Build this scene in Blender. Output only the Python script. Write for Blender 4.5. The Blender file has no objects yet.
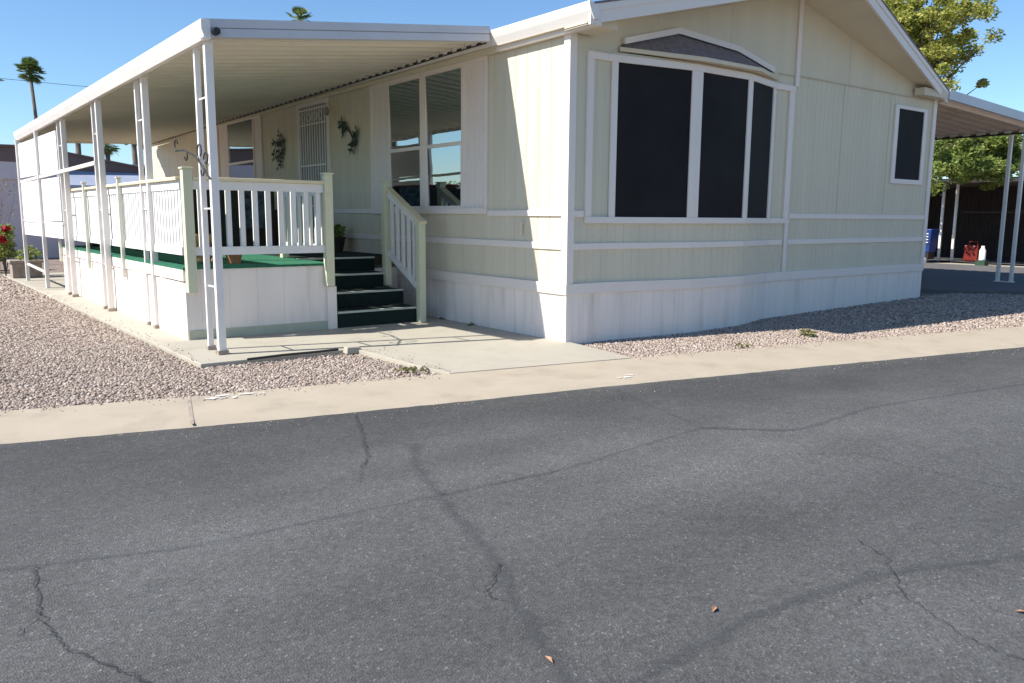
import bpy, math, random
import numpy as np
from mathutils import Vector, Matrix
random.seed(7); rng = np.random.default_rng(7)
scene = bpy.context.scene
COL = scene.collection

# ------------------------------------------------------------------ materials
def new_mat(name):
    m = bpy.data.materials.new(name); m.use_nodes = True
    nt = m.node_tree
    return m, nt, nt.nodes['Principled BSDF']

def mat(name, col, rough=.6, var=.06, scale=3., bump=0., bscale=40., metal=0., dirt=None, dscale=1.2, spec=.5, streak=False):
    """painted / weathered surface: base colour with slow tone drift, fine grain and optional dirt colour"""
    m, nt, b = new_mat(name); N = nt.nodes; L = nt.links
    tc = N.new('ShaderNodeTexCoord')
    mp = N.new('ShaderNodeMapping'); L.new(tc.outputs['Object'], mp.inputs['Vector'])
    if streak: mp.inputs['Scale'].default_value = (3, 3, .35)
    n1 = N.new('ShaderNodeTexNoise'); n1.inputs['Scale'].default_value = scale; n1.inputs['Detail'].default_value = 6
    L.new(mp.outputs['Vector'], n1.inputs['Vector'])
    r1 = N.new('ShaderNodeMapRange'); r1.inputs['From Min'].default_value = .3; r1.inputs['From Max'].default_value = .7
    r1.inputs['To Min'].default_value = 1 - var; r1.inputs['To Max'].default_value = 1 + var
    L.new(n1.outputs['Fac'], r1.inputs['Value'])
    sc = N.new('ShaderNodeVectorMath'); sc.operation = 'SCALE'; sc.inputs[0].default_value = col
    L.new(r1.outputs['Result'], sc.inputs['Scale'])
    out = sc.outputs['Vector']
    if dirt:
        n2 = N.new('ShaderNodeTexNoise'); n2.inputs['Scale'].default_value = dscale; n2.inputs['Detail'].default_value = 9; n2.inputs['Roughness'].default_value = .65
        L.new(mp.outputs['Vector'], n2.inputs['Vector'])
        r2 = N.new('ShaderNodeMapRange'); r2.inputs['From Min'].default_value = .52; r2.inputs['From Max'].default_value = .75
        r2.inputs['To Max'].default_value = dirt[1]
        L.new(n2.outputs['Fac'], r2.inputs['Value'])
        mx = N.new('ShaderNodeMix'); mx.data_type = 'RGBA'
        L.new(r2.outputs['Result'], mx.inputs['Factor']); L.new(out, mx.inputs['A']); mx.inputs['B'].default_value = (*dirt[0], 1)
        out = mx.outputs['Result']
    L.new(out, b.inputs['Base Color'])
    b.inputs['Roughness'].default_value = rough; b.inputs['Metallic'].default_value = metal
    b.inputs['Specular IOR Level'].default_value = spec
    if bump:
        n3 = N.new('ShaderNodeTexNoise'); n3.inputs['Scale'].default_value = bscale; n3.inputs['Detail'].default_value = 4
        L.new(tc.outputs['Object'], n3.inputs['Vector'])
        bp = N.new('ShaderNodeBump'); bp.inputs['Strength'].default_value = bump; bp.inputs['Distance'].default_value = .01
        L.new(n3.outputs['Fac'], bp.inputs['Height']); L.new(bp.outputs['Normal'], b.inputs['Normal'])
    return m

def island_mat(name, cols, rough=.8, trans=0., spec=.3):
    """colour picked at random for every loose piece (stone or leaf)"""
    m, nt, b = new_mat(name); N = nt.nodes; L = nt.links
    g = N.new('ShaderNodeNewGeometry'); cr = N.new('ShaderNodeValToRGB')
    cr.color_ramp.interpolation = 'LINEAR'
    e = cr.color_ramp.elements
    while len(e) < len(cols): e.new(.5)
    for i, c in enumerate(cols):
        e[i].position = i / (len(cols) - 1); e[i].color = (*c, 1)
    L.new(g.outputs['Random Per Island'], cr.inputs['Fac'])
    L.new(cr.outputs['Color'], b.inputs['Base Color'])
    b.inputs['Roughness'].default_value = rough; b.inputs['Specular IOR Level'].default_value = spec
    if trans:
        t = N.new('ShaderNodeBsdfTranslucent'); L.new(cr.outputs['Color'], t.inputs['Color'])
        mx = N.new('ShaderNodeMixShader'); mx.inputs['Fac'].default_value = trans
        L.new(b.outputs['BSDF'], mx.inputs[1]); L.new(t.outputs['BSDF'], mx.inputs[2])
        L.new(mx.outputs['Shader'], N['Material Output'].inputs['Surface'])
    return m

M = {}
M['siding'] = mat('siding_paint', (.65, .588, .447), .65, .035, 1.5, .05, 60, dirt=((.53, .49, .38), .35), dscale=1.1, streak=True)
M['trim'] = mat('trim_paint', (.80, .715, .645), .5, .03, 2, .03, 50, dirt=((.6, .57, .52), .3), dscale=2.)
M['skirt'] = mat('skirt_paint', (.84, .75, .68), .5, .04, 2, .04, 50, dirt=((.52, .46, .38), .55), dscale=1.5, streak=True)
M['soffit'] = mat('soffit_paint', (.66, .58, .44), .7, .05, 2, dirt=((.5, .42, .3), .3))
M['seam'] = mat('weathered_batten', (.52, .46, .33), .7, .1, 5)
M['metalwhite'] = mat('enamelled_aluminium', (.80, .75, .70), .38, .03, 2, dirt=((.55, .5, .45), .35), dscale=3)
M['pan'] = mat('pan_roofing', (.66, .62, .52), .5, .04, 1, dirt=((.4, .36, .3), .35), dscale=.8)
M['pan2'] = mat('carport_pan', (.66, .53, .43), .55, .06, 1, dirt=((.3, .24, .2), .5), dscale=.8)
M['edgegrey'] = mat('grey_trim_metal', (.52, .53, .56), .4, .05, 2)
M['shingle'] = mat('asphalt_shingle', (.19, .165, .17), .9, .25, 18, .6, 60)
M['cream'] = mat('cream_paint', (.62, .62, .44), .6, .05, 4, .1, 40, dirt=((.45, .38, .25), .4), dscale=4)
M['creamcap'] = mat('cap_rail_paint', (.72, .64, .42), .6, .08, 6, .1, 40, dirt=((.5, .42, .28), .5), dscale=6)
M['baluster'] = mat('rail_white_paint', (.74, .73, .70), .6, .04, 6, .05, 60, dirt=((.55, .5, .45), .4), dscale=5)
M['postpale'] = mat('pale_post_paint', (.74, .72, .60), .6, .05, 4, .1, 40, dirt=((.45, .38, .25), .4), dscale=4)
M['kick'] = mat('kickboard_paint', (.46, .47, .36), .7, .1, 4, dirt=((.35, .3, .22), .5))
M['carpet'] = mat("green_turf_carpet", (.018, .16, .085), .95, .2, 30, .8, 300)
M['stepcarpet'] = mat('dark_step_carpet', (.008, .02, .016), .95, .3, 30, .8, 300)
M['nosing'] = mat('metal_nosing', (.52, .55, .46), .5, .12, 12, dirt=((.3, .3, .25), .5), dscale=8)
M['screen'] = mat('solar_screen', (.012, .011, .012), .7, .3, 2, .15, 500, spec=.2)
M['darkwood'] = mat('dark_fence_wood', (.045, .032, .028), .85, .35, 6, .2, 30, streak=True)
M['black'] = mat('black_iron', (.015, .015, .016), .5, .2, 5)
M['darkgreen'] = mat('dark_green_metal', (.012, .045, .025), .6, .4, 20, .3, 60)
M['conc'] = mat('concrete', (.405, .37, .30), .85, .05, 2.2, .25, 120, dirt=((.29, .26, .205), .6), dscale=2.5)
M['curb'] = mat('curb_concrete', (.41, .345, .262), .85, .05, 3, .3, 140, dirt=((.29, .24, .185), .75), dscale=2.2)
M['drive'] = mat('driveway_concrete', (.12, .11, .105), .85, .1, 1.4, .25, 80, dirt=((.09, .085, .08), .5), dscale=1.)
M['wicker'] = mat('dark_wicker', (.03, .02, .016), .7, .5, 60, .8, 120)
M['throw'] = mat('patterned_throw', (.06, .08, .10), .9, .9, 14)
M['redcush'] = mat('dull_red_cushion', (.13, .03, .025), .85, .25, 12)
M['terra'] = mat('terracotta', (.42, .2, .11), .8, .15, 10)
M['tan'] = mat('tan_plush', (.5, .33, .18), .9, .15, 15, .5, 80)
M['block'] = mat('weathered_block', (.33, .27, .22), .9, .25, 8, .6, 60)
M['blue'] = mat('blue_plastic', (.012, .04, .17), .4, .1, 4)
M['redp'] = mat('red_plastic', (.16, .012, .008), .45, .15, 4)
M['whitep'] = mat('white_plastic', (.8, .82, .8), .4, .05, 4)
M['nwall'] = mat('neighbour_wall', (.64, .57, .59), .8, .05, 1)
M['nroof'] = mat('neighbour_roof', (.17, .11, .095), .85, .15, 3, .3, 20)
M['nfascia'] = mat('neighbour_siding', (.17, .12, .11), .8, .1, 2)
M['awn'] = mat('awning_grey_blue', (.33, .37, .47), .6, .08, 2)
M['bark'] = mat('bark', (.12, .09, .065), .9, .3, 12, .8, 30)
M['palmbark'] = mat('palm_bark', (.13, .105, .085), .9, .2, 4, .6, 20)
M['leaf'] = island_mat('tree_leaf', [(.10, .14, .03), (.30, .32, .06), (.50, .48, .11), (.24, .28, .05), (.58, .54, .17)], .55, .45)
M['leaf2'] = island_mat('shrub_leaf', [(.08, .12, .03), (.22, .29, .065), (.37, .41, .12), (.16, .22, .05)], .55, .45)
M['palmleaf'] = island_mat('palm_frond', [(.05, .08, .02), (.12, .19, .05), (.22, .27, .09), (.07, .12, .035)], .6, .2)
M['flower'] = island_mat('red_petal', [(.5, .02, .03), (.65, .05, .06), (.4, .01, .02)], .6, .2)
M['twig'] = mat('pink_twig', (.22, .13, .13), .8, .2, 10)
M['litter'] = mat('dry_leaf', (.38, .2, .12), .8, .2, 40)
M['stone'] = island_mat('gravel_stone', [(.22, .165, .13), (.42, .335, .275), (.30, .23, .19), (.50, .43, .37), (.34, .26, .21), (.15, .12, .10), (.44, .355, .29), (.37, .295, .245), (.58, .52, .46)], .9)
M['weed'] = island_mat('weed_leaf', [(.2, .2, .09), (.32, .29, .15), (.16, .18, .08)], .8, .2)

def glass_mat():
    m, nt, b = new_mat('reflective_glass'); N = nt.nodes; L = nt.links
    b.inputs['Base Color'].default_value = (.34, .40, .44, 1); b.inputs['Metallic'].default_value = 1.
    b.inputs['Roughness'].default_value = .015
    tc = N.new('ShaderNodeTexCoord'); n = N.new('ShaderNodeTexNoise'); n.inputs['Scale'].default_value = 1.6
    L.new(tc.outputs['Object'], n.inputs['Vector'])
    bp = N.new('ShaderNodeBump'); bp.inputs['Strength'].default_value = .05; bp.inputs['Distance'].default_value = .02
    L.new(n.outputs['Fac'], bp.inputs['Height']); L.new(bp.outputs['Normal'], b.inputs['Normal'])
    return m
M['glass'] = glass_mat()
def asphalt_mat():
    m, nt, b = new_mat('old_asphalt'); N = nt.nodes; L = nt.links
    tc = N.new('ShaderNodeTexCoord')
    def noise(s, d=6, r=.6, vec=None):
        n = N.new('ShaderNodeTexNoise'); n.inputs['Scale'].default_value = s; n.inputs['Detail'].default_value = d; n.inputs['Roughness'].default_value = r
        L.new(vec or tc.outputs['Object'], n.inputs['Vector']); return n
    def rng_(src, a, b_, c, d):
        r = N.new('ShaderNodeMapRange'); r.inputs['From Min'].default_value = a; r.inputs['From Max'].default_value = b_
        r.inputs['To Min'].default_value = c; r.inputs['To Max'].default_value = d
        L.new(src, r.inputs['Value']); return r.outputs['Result']
    def mul(a, b_):
        x = N.new('ShaderNodeMath'); x.operation = 'MULTIPLY'; L.new(a, x.inputs[0]); L.new(b_, x.inputs[1]); return x.outputs[0]
    mp = N.new('ShaderNodeMapping'); L.new(tc.outputs['Object'], mp.inputs['Vector'])
    mp.inputs['Rotation'].default_value = (0, 0, .21); mp.inputs['Scale'].default_value = (.25, 1.2, 1)
    big = rng_(noise(1.1, 5, .55).outputs['Fac'], .3, .7, .86, 1.13)
    band = rng_(noise(.9, 3, .5, mp.outputs['Vector']).outputs['Fac'], .3, .7, .84, 1.14)
    v = N.new('ShaderNodeTexVoronoi'); v.inputs['Scale'].default_value = 130; L.new(tc.outputs['Object'], v.inputs['Vector'])
    sp = N.new('ShaderNodeSeparateColor'); L.new(v.outputs['Color'], sp.inputs['Color'])
    grain = rng_(sp.outputs['Red'], 0, 1, .72, 1.2)
    bright = rng_(sp.outputs['Green'], .95, 1., 1., 1.9)
    fine = rng_(noise(55, 4, .7).outputs['Fac'], .3, .7, .8, 1.2)
    sx = N.new('ShaderNodeSeparateXYZ'); L.new(tc.outputs['Object'], sx.inputs['Vector'])
    ma = N.new('ShaderNodeMath'); ma.operation = 'MULTIPLY_ADD'; L.new(sx.outputs['X'], ma.inputs[0]); ma.inputs[1].default_value = .212; L.new(sx.outputs['Y'], ma.inputs[2])
    wob = N.new('ShaderNodeMath'); wob.operation = 'MULTIPLY_ADD'; L.new(noise(1.3, 4, .6).outputs['Fac'], wob.inputs[0]); wob.inputs[1].default_value = 1.1; L.new(ma.outputs[0], wob.inputs[2])
    strip_ = rng_(wob.outputs[0], -2.55, -1.7, 1.0, .74)      # newer, darker patching along the kerb
    edge_ = rng_(ma.outputs[0], -2.16, -2.06, 1.0, 1.18)         # grit gathered at the edge
    mp2 = N.new('ShaderNodeMapping'); L.new(tc.outputs['Object'], mp2.inputs['Vector']); mp2.inputs['Rotation'].default_value = (0, 0, .21); mp2.inputs['Scale'].default_value = (.06, .75, 1)
    lane = rng_(noise(1.6, 3, .5, mp2.outputs['Vector']).outputs['Fac'], .35, .65, .88, 1.1)
    pebble = rng_(noise(17, 3, .6).outputs['Fac'], .35, .65, .93, 1.07)
    f = mul(mul(mul(big, band), mul(grain, bright)), fine)
    f = mul(mul(f, mul(strip_, edge_)), mul(lane, pebble))
    sc = N.new('ShaderNodeVectorMath'); sc.operation = 'SCALE'; sc.inputs[0].default_value = (.093, .0925, .0905)
    L.new(f, sc.inputs['Scale']); L.new(sc.outputs['Vector'], b.inputs['Base Color'])
    b.inputs['Roughness'].default_value = .85; b.inputs['Specular IOR Level'].default_value = .3
    bp = N.new('ShaderNodeBump'); bp.inputs['Strength'].default_value = .5; bp.inputs['Distance'].default_value = .006
    L.new(v.outputs['Distance'], bp.inputs['Height']); L.new(bp.outputs['Normal'], b.inputs['Normal'])
    return m
M['asphalt'] = asphalt_mat()
def dirt_mat(name, c1, c2):
    m, nt, b = new_mat(name); N = nt.nodes; L = nt.links
    tc = N.new('ShaderNodeTexCoord'); v = N.new('ShaderNodeTexVoronoi'); v.inputs['Scale'].default_value = 38
    L.new(tc.outputs['Object'], v.inputs['Vector'])
    sp = N.new('ShaderNodeSeparateColor'); L.new(v.outputs['Color'], sp.inputs['Color'])
    mx = N.new('ShaderNodeMix'); mx.data_type = 'RGBA'; L.new(sp.outputs['Red'], mx.inputs['Factor'])
    mx.inputs['A'].default_value = (*c1, 1); mx.inputs['B'].default_value = (*c2, 1)
    L.new(mx.outputs['Result'], b.inputs['Base Color']); b.inputs['Roughness'].default_value = .95
    bp = N.new('ShaderNodeBump'); bp.inputs['Strength'].default_value = .8; bp.inputs['Distance'].default_value = .02
    L.new(v.outputs['Distance'], bp.inputs['Height']); L.new(bp.outputs['Normal'], b.inputs['Normal'])
    return m
M['bed'] = dirt_mat('gravel_bed', (.12, .09, .075), (.36, .28, .235))
M['ground'] = dirt_mat('desert_ground', (.26, .21, .17), (.42, .35, .3))
M['crack'] = mat('crack_fill', (.05, .051, .054), .9, .4, 30)
M['seal'] = mat('worn_seal_band', (.072, .075, .08), .8, .25, 14)

# ------------------------------------------------------------------ mesh helpers
class MB:
    def __init__(s): s.v = []; s.f = []
    def poly(s, pts):
        n = len(s.v); s.v += [tuple(p) for p in pts]; s.f.append(tuple(range(n, n + len(pts)))); return s
    def box(s, a, b):
        x0, x1 = sorted((a[0], b[0])); y0, y1 = sorted((a[1], b[1])); z0, z1 = sorted((a[2], b[2]))
        return s.hexa([(x0, y0, z0), (x1, y0, z0), (x1, y1, z0), (x0, y1, z0), (x0, y0, z1), (x1, y0, z1), (x1, y1, z1), (x0, y1, z1)])
    def hexa(s, p):
        n = len(s.v); s.v += [tuple(q) for q in p]
        for f in ((0, 3, 2, 1), (4, 5, 6, 7), (0, 1, 5, 4), (1, 2, 6, 5), (2, 3, 7, 6), (3, 0, 4, 7)): s.f.append(tuple(n + i for i in f))
        return s
    def bar(s, a, b, w, h, up=(0, 0, 1)):
        """box running from a to b, w wide across, h tall along up"""
        a = Vector(a); b = Vector(b); d = (b - a).normalized(); r = d.cross(Vector(up))
        if r.length < 1e-4: r = d.cross(Vector((0, 1, 0)))
        r.normalize(); u = r.cross(d).normalized()
        r *= w / 2; u *= h / 2
        return s.hexa([a - r - u, a + r - u, a + r + u, a - r + u][:0] or [a - r - u, b - r - u, b + r - u, a + r - u, a - r + u, b - r + u, b + r + u, a + r + u])
    def tube(s, pts, rad, n=8, cap=True):
        pts = [Vector(p) for p in pts]; k = len(pts)
        rad = rad if isinstance(rad, (list, tuple)) else [rad] * k
        base = len(s.v); pr = None
        for i, p in enumerate(pts):
            d = (pts[min(i + 1, k - 1)] - pts[max(i - 1, 0)]).normalized()
            ref = Vector((0, 0, 1)) if abs(d.z) < .9 else Vector((1, 0, 0))
            if pr is not None: ref = pr
            u = (ref - d * ref.dot(d)).normalized(); w = d.cross(u); pr = u
            for j in range(n):
                t = 2 * math.pi * j / n; s.v.append(tuple(p + (u * math.cos(t) + w * math.sin(t)) * rad[i]))
        for i in range(k - 1):
            for j in range(n):
                a = base + i * n + j; b = base + i * n + (j + 1) % n
                s.f.append((a, b, b + n, a + n))
        if cap:
            s.f.append(tuple(base + j for j in range(n))[::-1]); s.f.append(tuple(base + (k - 1) * n + j for j in range(n)))
        return s
    def lathe(s, c, prof, n=16):
        base = len(s.v)
        for r, z in prof:
            for j in range(n):
                t = 2 * math.pi * j / n; s.v.append((c[0] + r * math.cos(t), c[1] + r * math.sin(t), c[2] + z))
        for i in range(len(prof) - 1):
            for j in range(n):
                a = base + i * n + j; b = base + i * n + (j + 1) % n; s.f.append((a, b, b + n, a + n))
        s.f.append(tuple(base + j for j in range(n))[::-1]); s.f.append(tuple(base + (len(prof) - 1) * n + j for j in range(n)))
        return s
    def build(s, name, m, parent=None, bevel=0., smooth=False):
        me = bpy.data.meshes.new(name); me.from_pydata([tuple(v) for v in s.v], [], s.f); me.validate()
        me.materials.append(M[m] if isinstance(m, str) else m)
        if smooth: me.polygons.foreach_set('use_smooth', [True] * len(me.polygons))
        o = bpy.data.objects.new(name, me); COL.objects.link(o)
        if parent is not None: o.parent = parent; o.matrix_parent_inverse = Matrix.Translation(-Vector(wloc(parent)))
        if bevel:
            b = o.modifiers.new('bevel', 'BEVEL'); b.width = bevel; b.segments = 2; b.limit_method = 'ANGLE'
        return o
def wloc(o):
    l = Vector(o.location)
    if o.parent: l = Vector(wloc(o.parent)) + o.matrix_parent_inverse.translation + l
    return l
def tag(o, label, cat=None, group=None, kind=None):
    if label: o['label'] = label
    if cat: o['category'] = cat
    if group: o['group'] = group
    if kind: o['kind'] = kind
    return o
def thing(name, loc, label, cat, group=None):
    o = bpy.data.objects.new(name, None); COL.objects.link(o); o.location = loc; o.empty_display_size = .2
    return tag(o, label, cat, group)
def struct(o, label=None): o['kind'] = 'structure'; return tag(o, label) if label else o
def copy_tree(o, parent=None):
    c = o.copy(); COL.objects.link(c); c.parent = parent
    if parent is not None: c.matrix_parent_inverse = o.matrix_parent_inverse.copy()
    for ch in [x for x in list(COL.objects) if x.parent == o]: copy_tree(ch, c)
    return c

def off(path, d):
    """offset an open plan path to its right-hand (outer) side by d"""
    out = []
    for i, p in enumerate(path):
        ns = []
        for a, b in ((i - 1, i), (i, i + 1)):
            if a >= 0 and b < len(path):
                dx, dy = path[b][0] - path[a][0], path[b][1] - path[a][1]; l = math.hypot(dx, dy); ns.append((dy / l, -dx / l))
        if len(ns) == 1: n = ns[0]; k = d
        else:
            n = (ns[0][0] + ns[1][0], ns[0][1] + ns[1][1]); l = math.hypot(*n); n = (n[0] / l, n[1] / l); k = d / max(.3, n[0] * ns[0][0] + n[1] * ns[0][1])
        out.append((p[0] + n[0] * k, p[1] + n[1] * k))
    return out
def strip(mb, path, z0, z1, d0, d1):
    """closed band along a plan path between two offsets"""
    A = off(path, d0); B = off(path, d1)
    for i in range(len(path) - 1):
        mb.hexa([(*B[i], z0), (*B[i + 1], z0), (*A[i + 1], z0), (*A[i], z0), (*B[i], z1), (*B[i + 1], z1), (*A[i + 1], z1), (*A[i], z1)])
    return mb
def sub(path, x0, x1, ax=0):
    """part of a path between two values of one coordinate"""
    def at(v):
        for a, b in zip(path, path[1:]):
            lo, hi = sorted((a[ax], b[ax]))
            if lo - 1e-9 <= v <= hi + 1e-9:
                t = (v - a[ax]) / (b[ax] - a[ax]); return (a[0] + t * (b[0] - a[0]), a[1] + t * (b[1] - a[1]))
    s = 1 if path[-1][ax] > path[0][ax] else -1
    if s < 0: x0, x1 = max(x0, x1), min(x0, x1)
    mid = [p for p in path if (p[ax] - x0) * s > 1e-6 and (x1 - p[ax]) * s > 1e-6]
    return [at(x0)] + mid + [at(x1)]
def grooved(mb, path, z0, z1, pitch, gw=.012, gd=.008, jit=0.):
    """sheet siding: vertical grooves cut into a wall face along the path; real relief"""
    fine = []
    for a, b in zip(path, path[1:]):
        L = math.hypot(b[0] - a[0], b[1] - a[1]); dx, dy = (b[0] - a[0]) / L, (b[1] - a[1]) / L; n = (-dy, dx)
        t = pitch / 2; fine.append((a[0], a[1]))
        while t < L - gw * 2:
            tt = t + random.uniform(-jit, jit)
            for s, dd in ((0, 0), (.25, gd), (.75, gd), (1, 0)):
                q = tt + s * gw; fine.append((a[0] + dx * q + n[0] * dd, a[1] + dy * q + n[1] * dd))
            t += pitch
    fine.append(path[-1])
    base = len(mb.v)
    for p in fine: mb.v.append((p[0], p[1], z0)); mb.v.append((p[0], p[1], z1))
    for i in range(len(fine) - 1):
        a = base + 2 * i; mb.f.append((a, a + 2, a + 3, a + 1))
    return mb

# ------------------------------------------------------------------ world, sun, camera
SUN = Vector((-1, .27, .985)).normalized()
el = math.asin(SUN.z)
w = bpy.data.worlds.new('World'); scene.world = w; w.use_nodes = True
nt = w.node_tree; bg = nt.nodes['Background']
sky = nt.nodes.new('ShaderNodeTexSky'); sky.sky_type = 'NISHITA'; sky.sun_disc = False
sky.sun_elevation = el; sky.sun_rotation = math.atan2(SUN.x, SUN.y) % (2 * math.pi)
sky.air_density = 1.0; sky.dust_density = .2; sky.ozone_density = 4.0; sky.altitude = 350
tint = nt.nodes.new('ShaderNodeVectorMath'); tint.operation = 'MULTIPLY'; tint.inputs[1].default_value = (.82, .955, 1.03)
nt.links.new(sky.outputs['Color'], tint.inputs[0]); nt.links.new(tint.outputs['Vector'], bg.inputs['Color']); bg.inputs['Strength'].default_value = .097
sl = bpy.data.lights.new('sun', 'SUN'); sl.energy = 4.6; sl.angle = math.radians(.53); sl.color = (1., .955, .88)
so = bpy.data.objects.new('sun', sl); COL.objects.link(so); so.rotation_euler = SUN.to_track_quat('Z', 'Y').to_euler()
cam = bpy.data.cameras.new('camera'); cam.lens = 28.494; cam.sensor_width = 36; cam.clip_end = 2000; cam.clip_start = .05
co = bpy.data.objects.new('camera', cam); COL.objects.link(co)
R = [[0.7964397405309656, -0.6046790149130001, 0.006857742107432371], [0.08655149644879898, 0.1252083914834698, 0.9883479636062371], [0.5984919198831692, 0.7865660478471015, -0.15205681243730002]]
co.matrix_world = Matrix(((R[0][0], R[1][0], -R[2][0], -5.5609), (R[0][1], R[1][1], -R[2][1], -6.3756), (R[0][2], R[1][2], -R[2][2], 1.3), (0, 0, 0, 1)))
scene.camera = co
scene.view_settings.view_transform = 'Standard'; scene.view_settings.look = 'None'
scene.view_settings.exposure = .8; scene.view_settings.gamma = 1
scene.cycles.max_bounces = 8

# ------------------------------------------------------------------ ground
gb = [(-60, 12.5), (-12, 1.5), (-7, .3), (-5.09, -.13), (-3.88, -.42), (-3.15, -.54), (-2.11, -.72), (-.13, -1.10), (1.97, -1.50), (5.57, -2.27), (12, -3.75), (70, -17)]
gf = [(-60, 11.6), (-12, .65), (-7, -.52), (-5.16, -.95), (-3.52, -1.36), (-2.39, -1.59), (-1.19, -1.81), (.84, -2.24), (3.9, -2.91), (12, -4.75), (70, -18)]
def ycurb(x): return float(np.interp(x, [p[0] for p in gb], [p[1] for p in gb]))
def yfront(x): return float(np.interp(x, [p[0] for p in gf], [p[1] for p in gf]))
def h(x, y):
    t = min(max((x - .2) / 7.3, 0), 1); s = min(max((y - ycurb(x)) / 1.0, 0), 1)
    return -.03 + .03 * (1 - s) * .5 + .11 * t * s
struct(MB().poly([(-900, -900, -.12), (900, -900, -.12), (900, 900, -.12), (-900, 900, -.12)]).build('ground', 'ground'))
def grid_sheet(name, m, xs, fy0, fy1, ts, fz, label=None):
    mb = MB(); n = len(ts)
    for x in xs:
        for t in ts:
            y = fy0(x) + t * (fy1(x) - fy0(x)); mb.v.append((x, y, fz(x, y)))
    for i in range(len(xs) - 1):
        for j in range(n - 1):
            a = i * n + j; mb.f.append((a, a + n, a + n + 1, a + 1))
    return struct(mb.build(name, m, smooth=True), label)
xs = sorted(set([-40, -20, -12, -9] + list(np.arange(-7, 14, .5)) + [16, 20, 30, 60]))
grid_sheet('gravel_ground', 'bed', xs, lambda x: ycurb(x), lambda x: ycurb(x) + 32, [0, .01, .02, .03, .05, .1, .2, .5, 1], lambda x, y: h(x, y) - .012)
grid_sheet('road', 'asphalt', xs, lambda x: yfront(x) - 9, lambda x: yfront(x) + .01, [0, .25, .5, .75, .95, 1], lambda x, y: -.028 + .02 * min(1, (yfront(x) - y) / 3))
cs = MB()
cx = sorted(set([-40, -12] + list(np.arange(-7, 14, .09)) + [20, 40]))
wb = {x: random.uniform(-.007, .007) for x in cx}
for a, b in zip(cx, cx[1:]):
    def cp(x, t): return (x, ycurb(x) + t * (yfront(x) - ycurb(x)) + wb[x] * (1 if t == 1 else .5 if t > .9 else 0))
    for t0, t1, z0, z1 in ((0, .8, -.002, -.008), (.8, .93, -.008, -.012), (.93, 1, -.012, -.026)):
        cs.poly([(*cp(a, t1), z1), (*cp(b, t1), z1), (*cp(b, t0), z0), (*cp(a, t0), z0)])
    cs.poly([(*cp(a, 0), -.002), (*cp(b, 0), -.002), (*cp(b, 0), -.08), (*cp(a, 0), -.08)])
    cs.poly([(*cp(a, 1), -.08), (*cp(b, 1), -.08), (*cp(b, 1), -.026), (*cp(a, 1), -.026)])
struct(cs.build('curb', 'curb'), 'tan concrete ribbon kerb between gravel and asphalt')
# expansion joints and pale spills on the kerb
jm = MB()
for xj, dx in ((-3.95, -.20),):
    y0, y1 = ycurb(xj), yfront(xj); k = .012
    jm.poly([(xj - k, y0, .0005), (xj + dx - k, y1 + .06, -.006), (xj + dx + k, y1 + .06, -.006), (xj + k, y0, .0005)])
xk = np.linspace(-1.93, -.18, 14)
for a_, b_ in zip(xk, xk[1:]):
    k1, k2 = random.uniform(.004, .009), random.uniform(.004, .009)
    jm.poly([(a_, ycurb(a_) - k1, .0025), (b_, ycurb(b_) - k2, .0025), (b_, ycurb(b_) + k2, .0025), (a_, ycurb(a_) + k1, .0025)])
struct(jm.build('curb_joint', M['block']))
def blob(cx_, cy_, rx, ry, rot, z, n=26, j=.35):
    pts = []
    for i in range(n):
        t = 2 * math.pi * i / n; r = 1 + random.uniform(-j, j)
        x, y = rx * r * math.cos(t), ry * r * math.sin(t)
        pts.append((cx_ + x * math.cos(rot) - y * math.sin(rot), cy_ + x * math.sin(rot) + y * math.cos(rot), z))
    return pts
M['chalk'] = new_mat('whitish_spill')[0]
_n = M['chalk'].node_tree; _b = _n.nodes['Principled BSDF']; _b.inputs['Base Color'].default_value = (.68, .65, .60, 1); _b.inputs['Roughness'].default_value = .9
_x = _n.nodes.new('ShaderNodeTexNoise'); _x.inputs['Scale'].default_value = 22; _x.inputs['Detail'].default_value = 8; _t = _n.nodes.new('ShaderNodeTexCoord'); _n.links.new(_t.outputs['Object'], _x.inputs['Vector'])
_r = _n.nodes.new('ShaderNodeMapRange'); _r.inputs['From Min'].default_value = .47; _r.inputs['From Max'].default_value = .58; _n.links.new(_x.outputs['Fac'], _r.inputs['Value']); _n.links.new(_r.outputs['Result'], _b.inputs['Alpha'])
st = MB()
for c in ((-3.82, -.56, .07, .05), (-3.70, -.60, .07, .045), (-3.60, -.55, .07, .03), (-3.50, -.60, .06, .03), (-3.74, -.52, .06, .02), (-.83, -1.72, .07, .06), (-.74, -1.66, .05, .03)):
    st.poly(blob(c[0], c[1], c[2], c[3], -.2, .004 if c[1] > -1 else -.003))
struct(st.build('kerb_stain', 'chalk'))

def prism(mb, pts, z0, z1):
    n = len(mb.v); k = len(pts)
    mb.v += [(x, y, z0) for x, y in pts] + [(x, y, z1) for x, y in pts]
    mb.f.append(tuple(n + i for i in range(k))[::-1]); mb.f.append(tuple(n + k + i for i in range(k)))
    for i in range(k): j = (i + 1) % k; mb.f.append((n + i, n + j, n + k + j, n + k + i))
    return mb
slab = MB(); prism(slab, [(-3.49, .875), (-2.02, .86), (0, .7), (0, 14.2), (-3.72, 14.2)], -.1, .0)
struct(slab.build('patio_slab', 'conc', bevel=.008), 'concrete patio slab under the porch')
ap = MB(); prism(ap, [(-2.02, .85), (-2.0, .55), (-1.98, -.35), (-1.93, -.738), (-.12, -1.085), (-.10, -1.03), (.04, -.01), (0, .005), (0, .692)], -.1, .001)
struct(ap.build('path', 'conc', bevel=.005), 'concrete walk from the kerb to the porch steps')
dr = MB()
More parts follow.
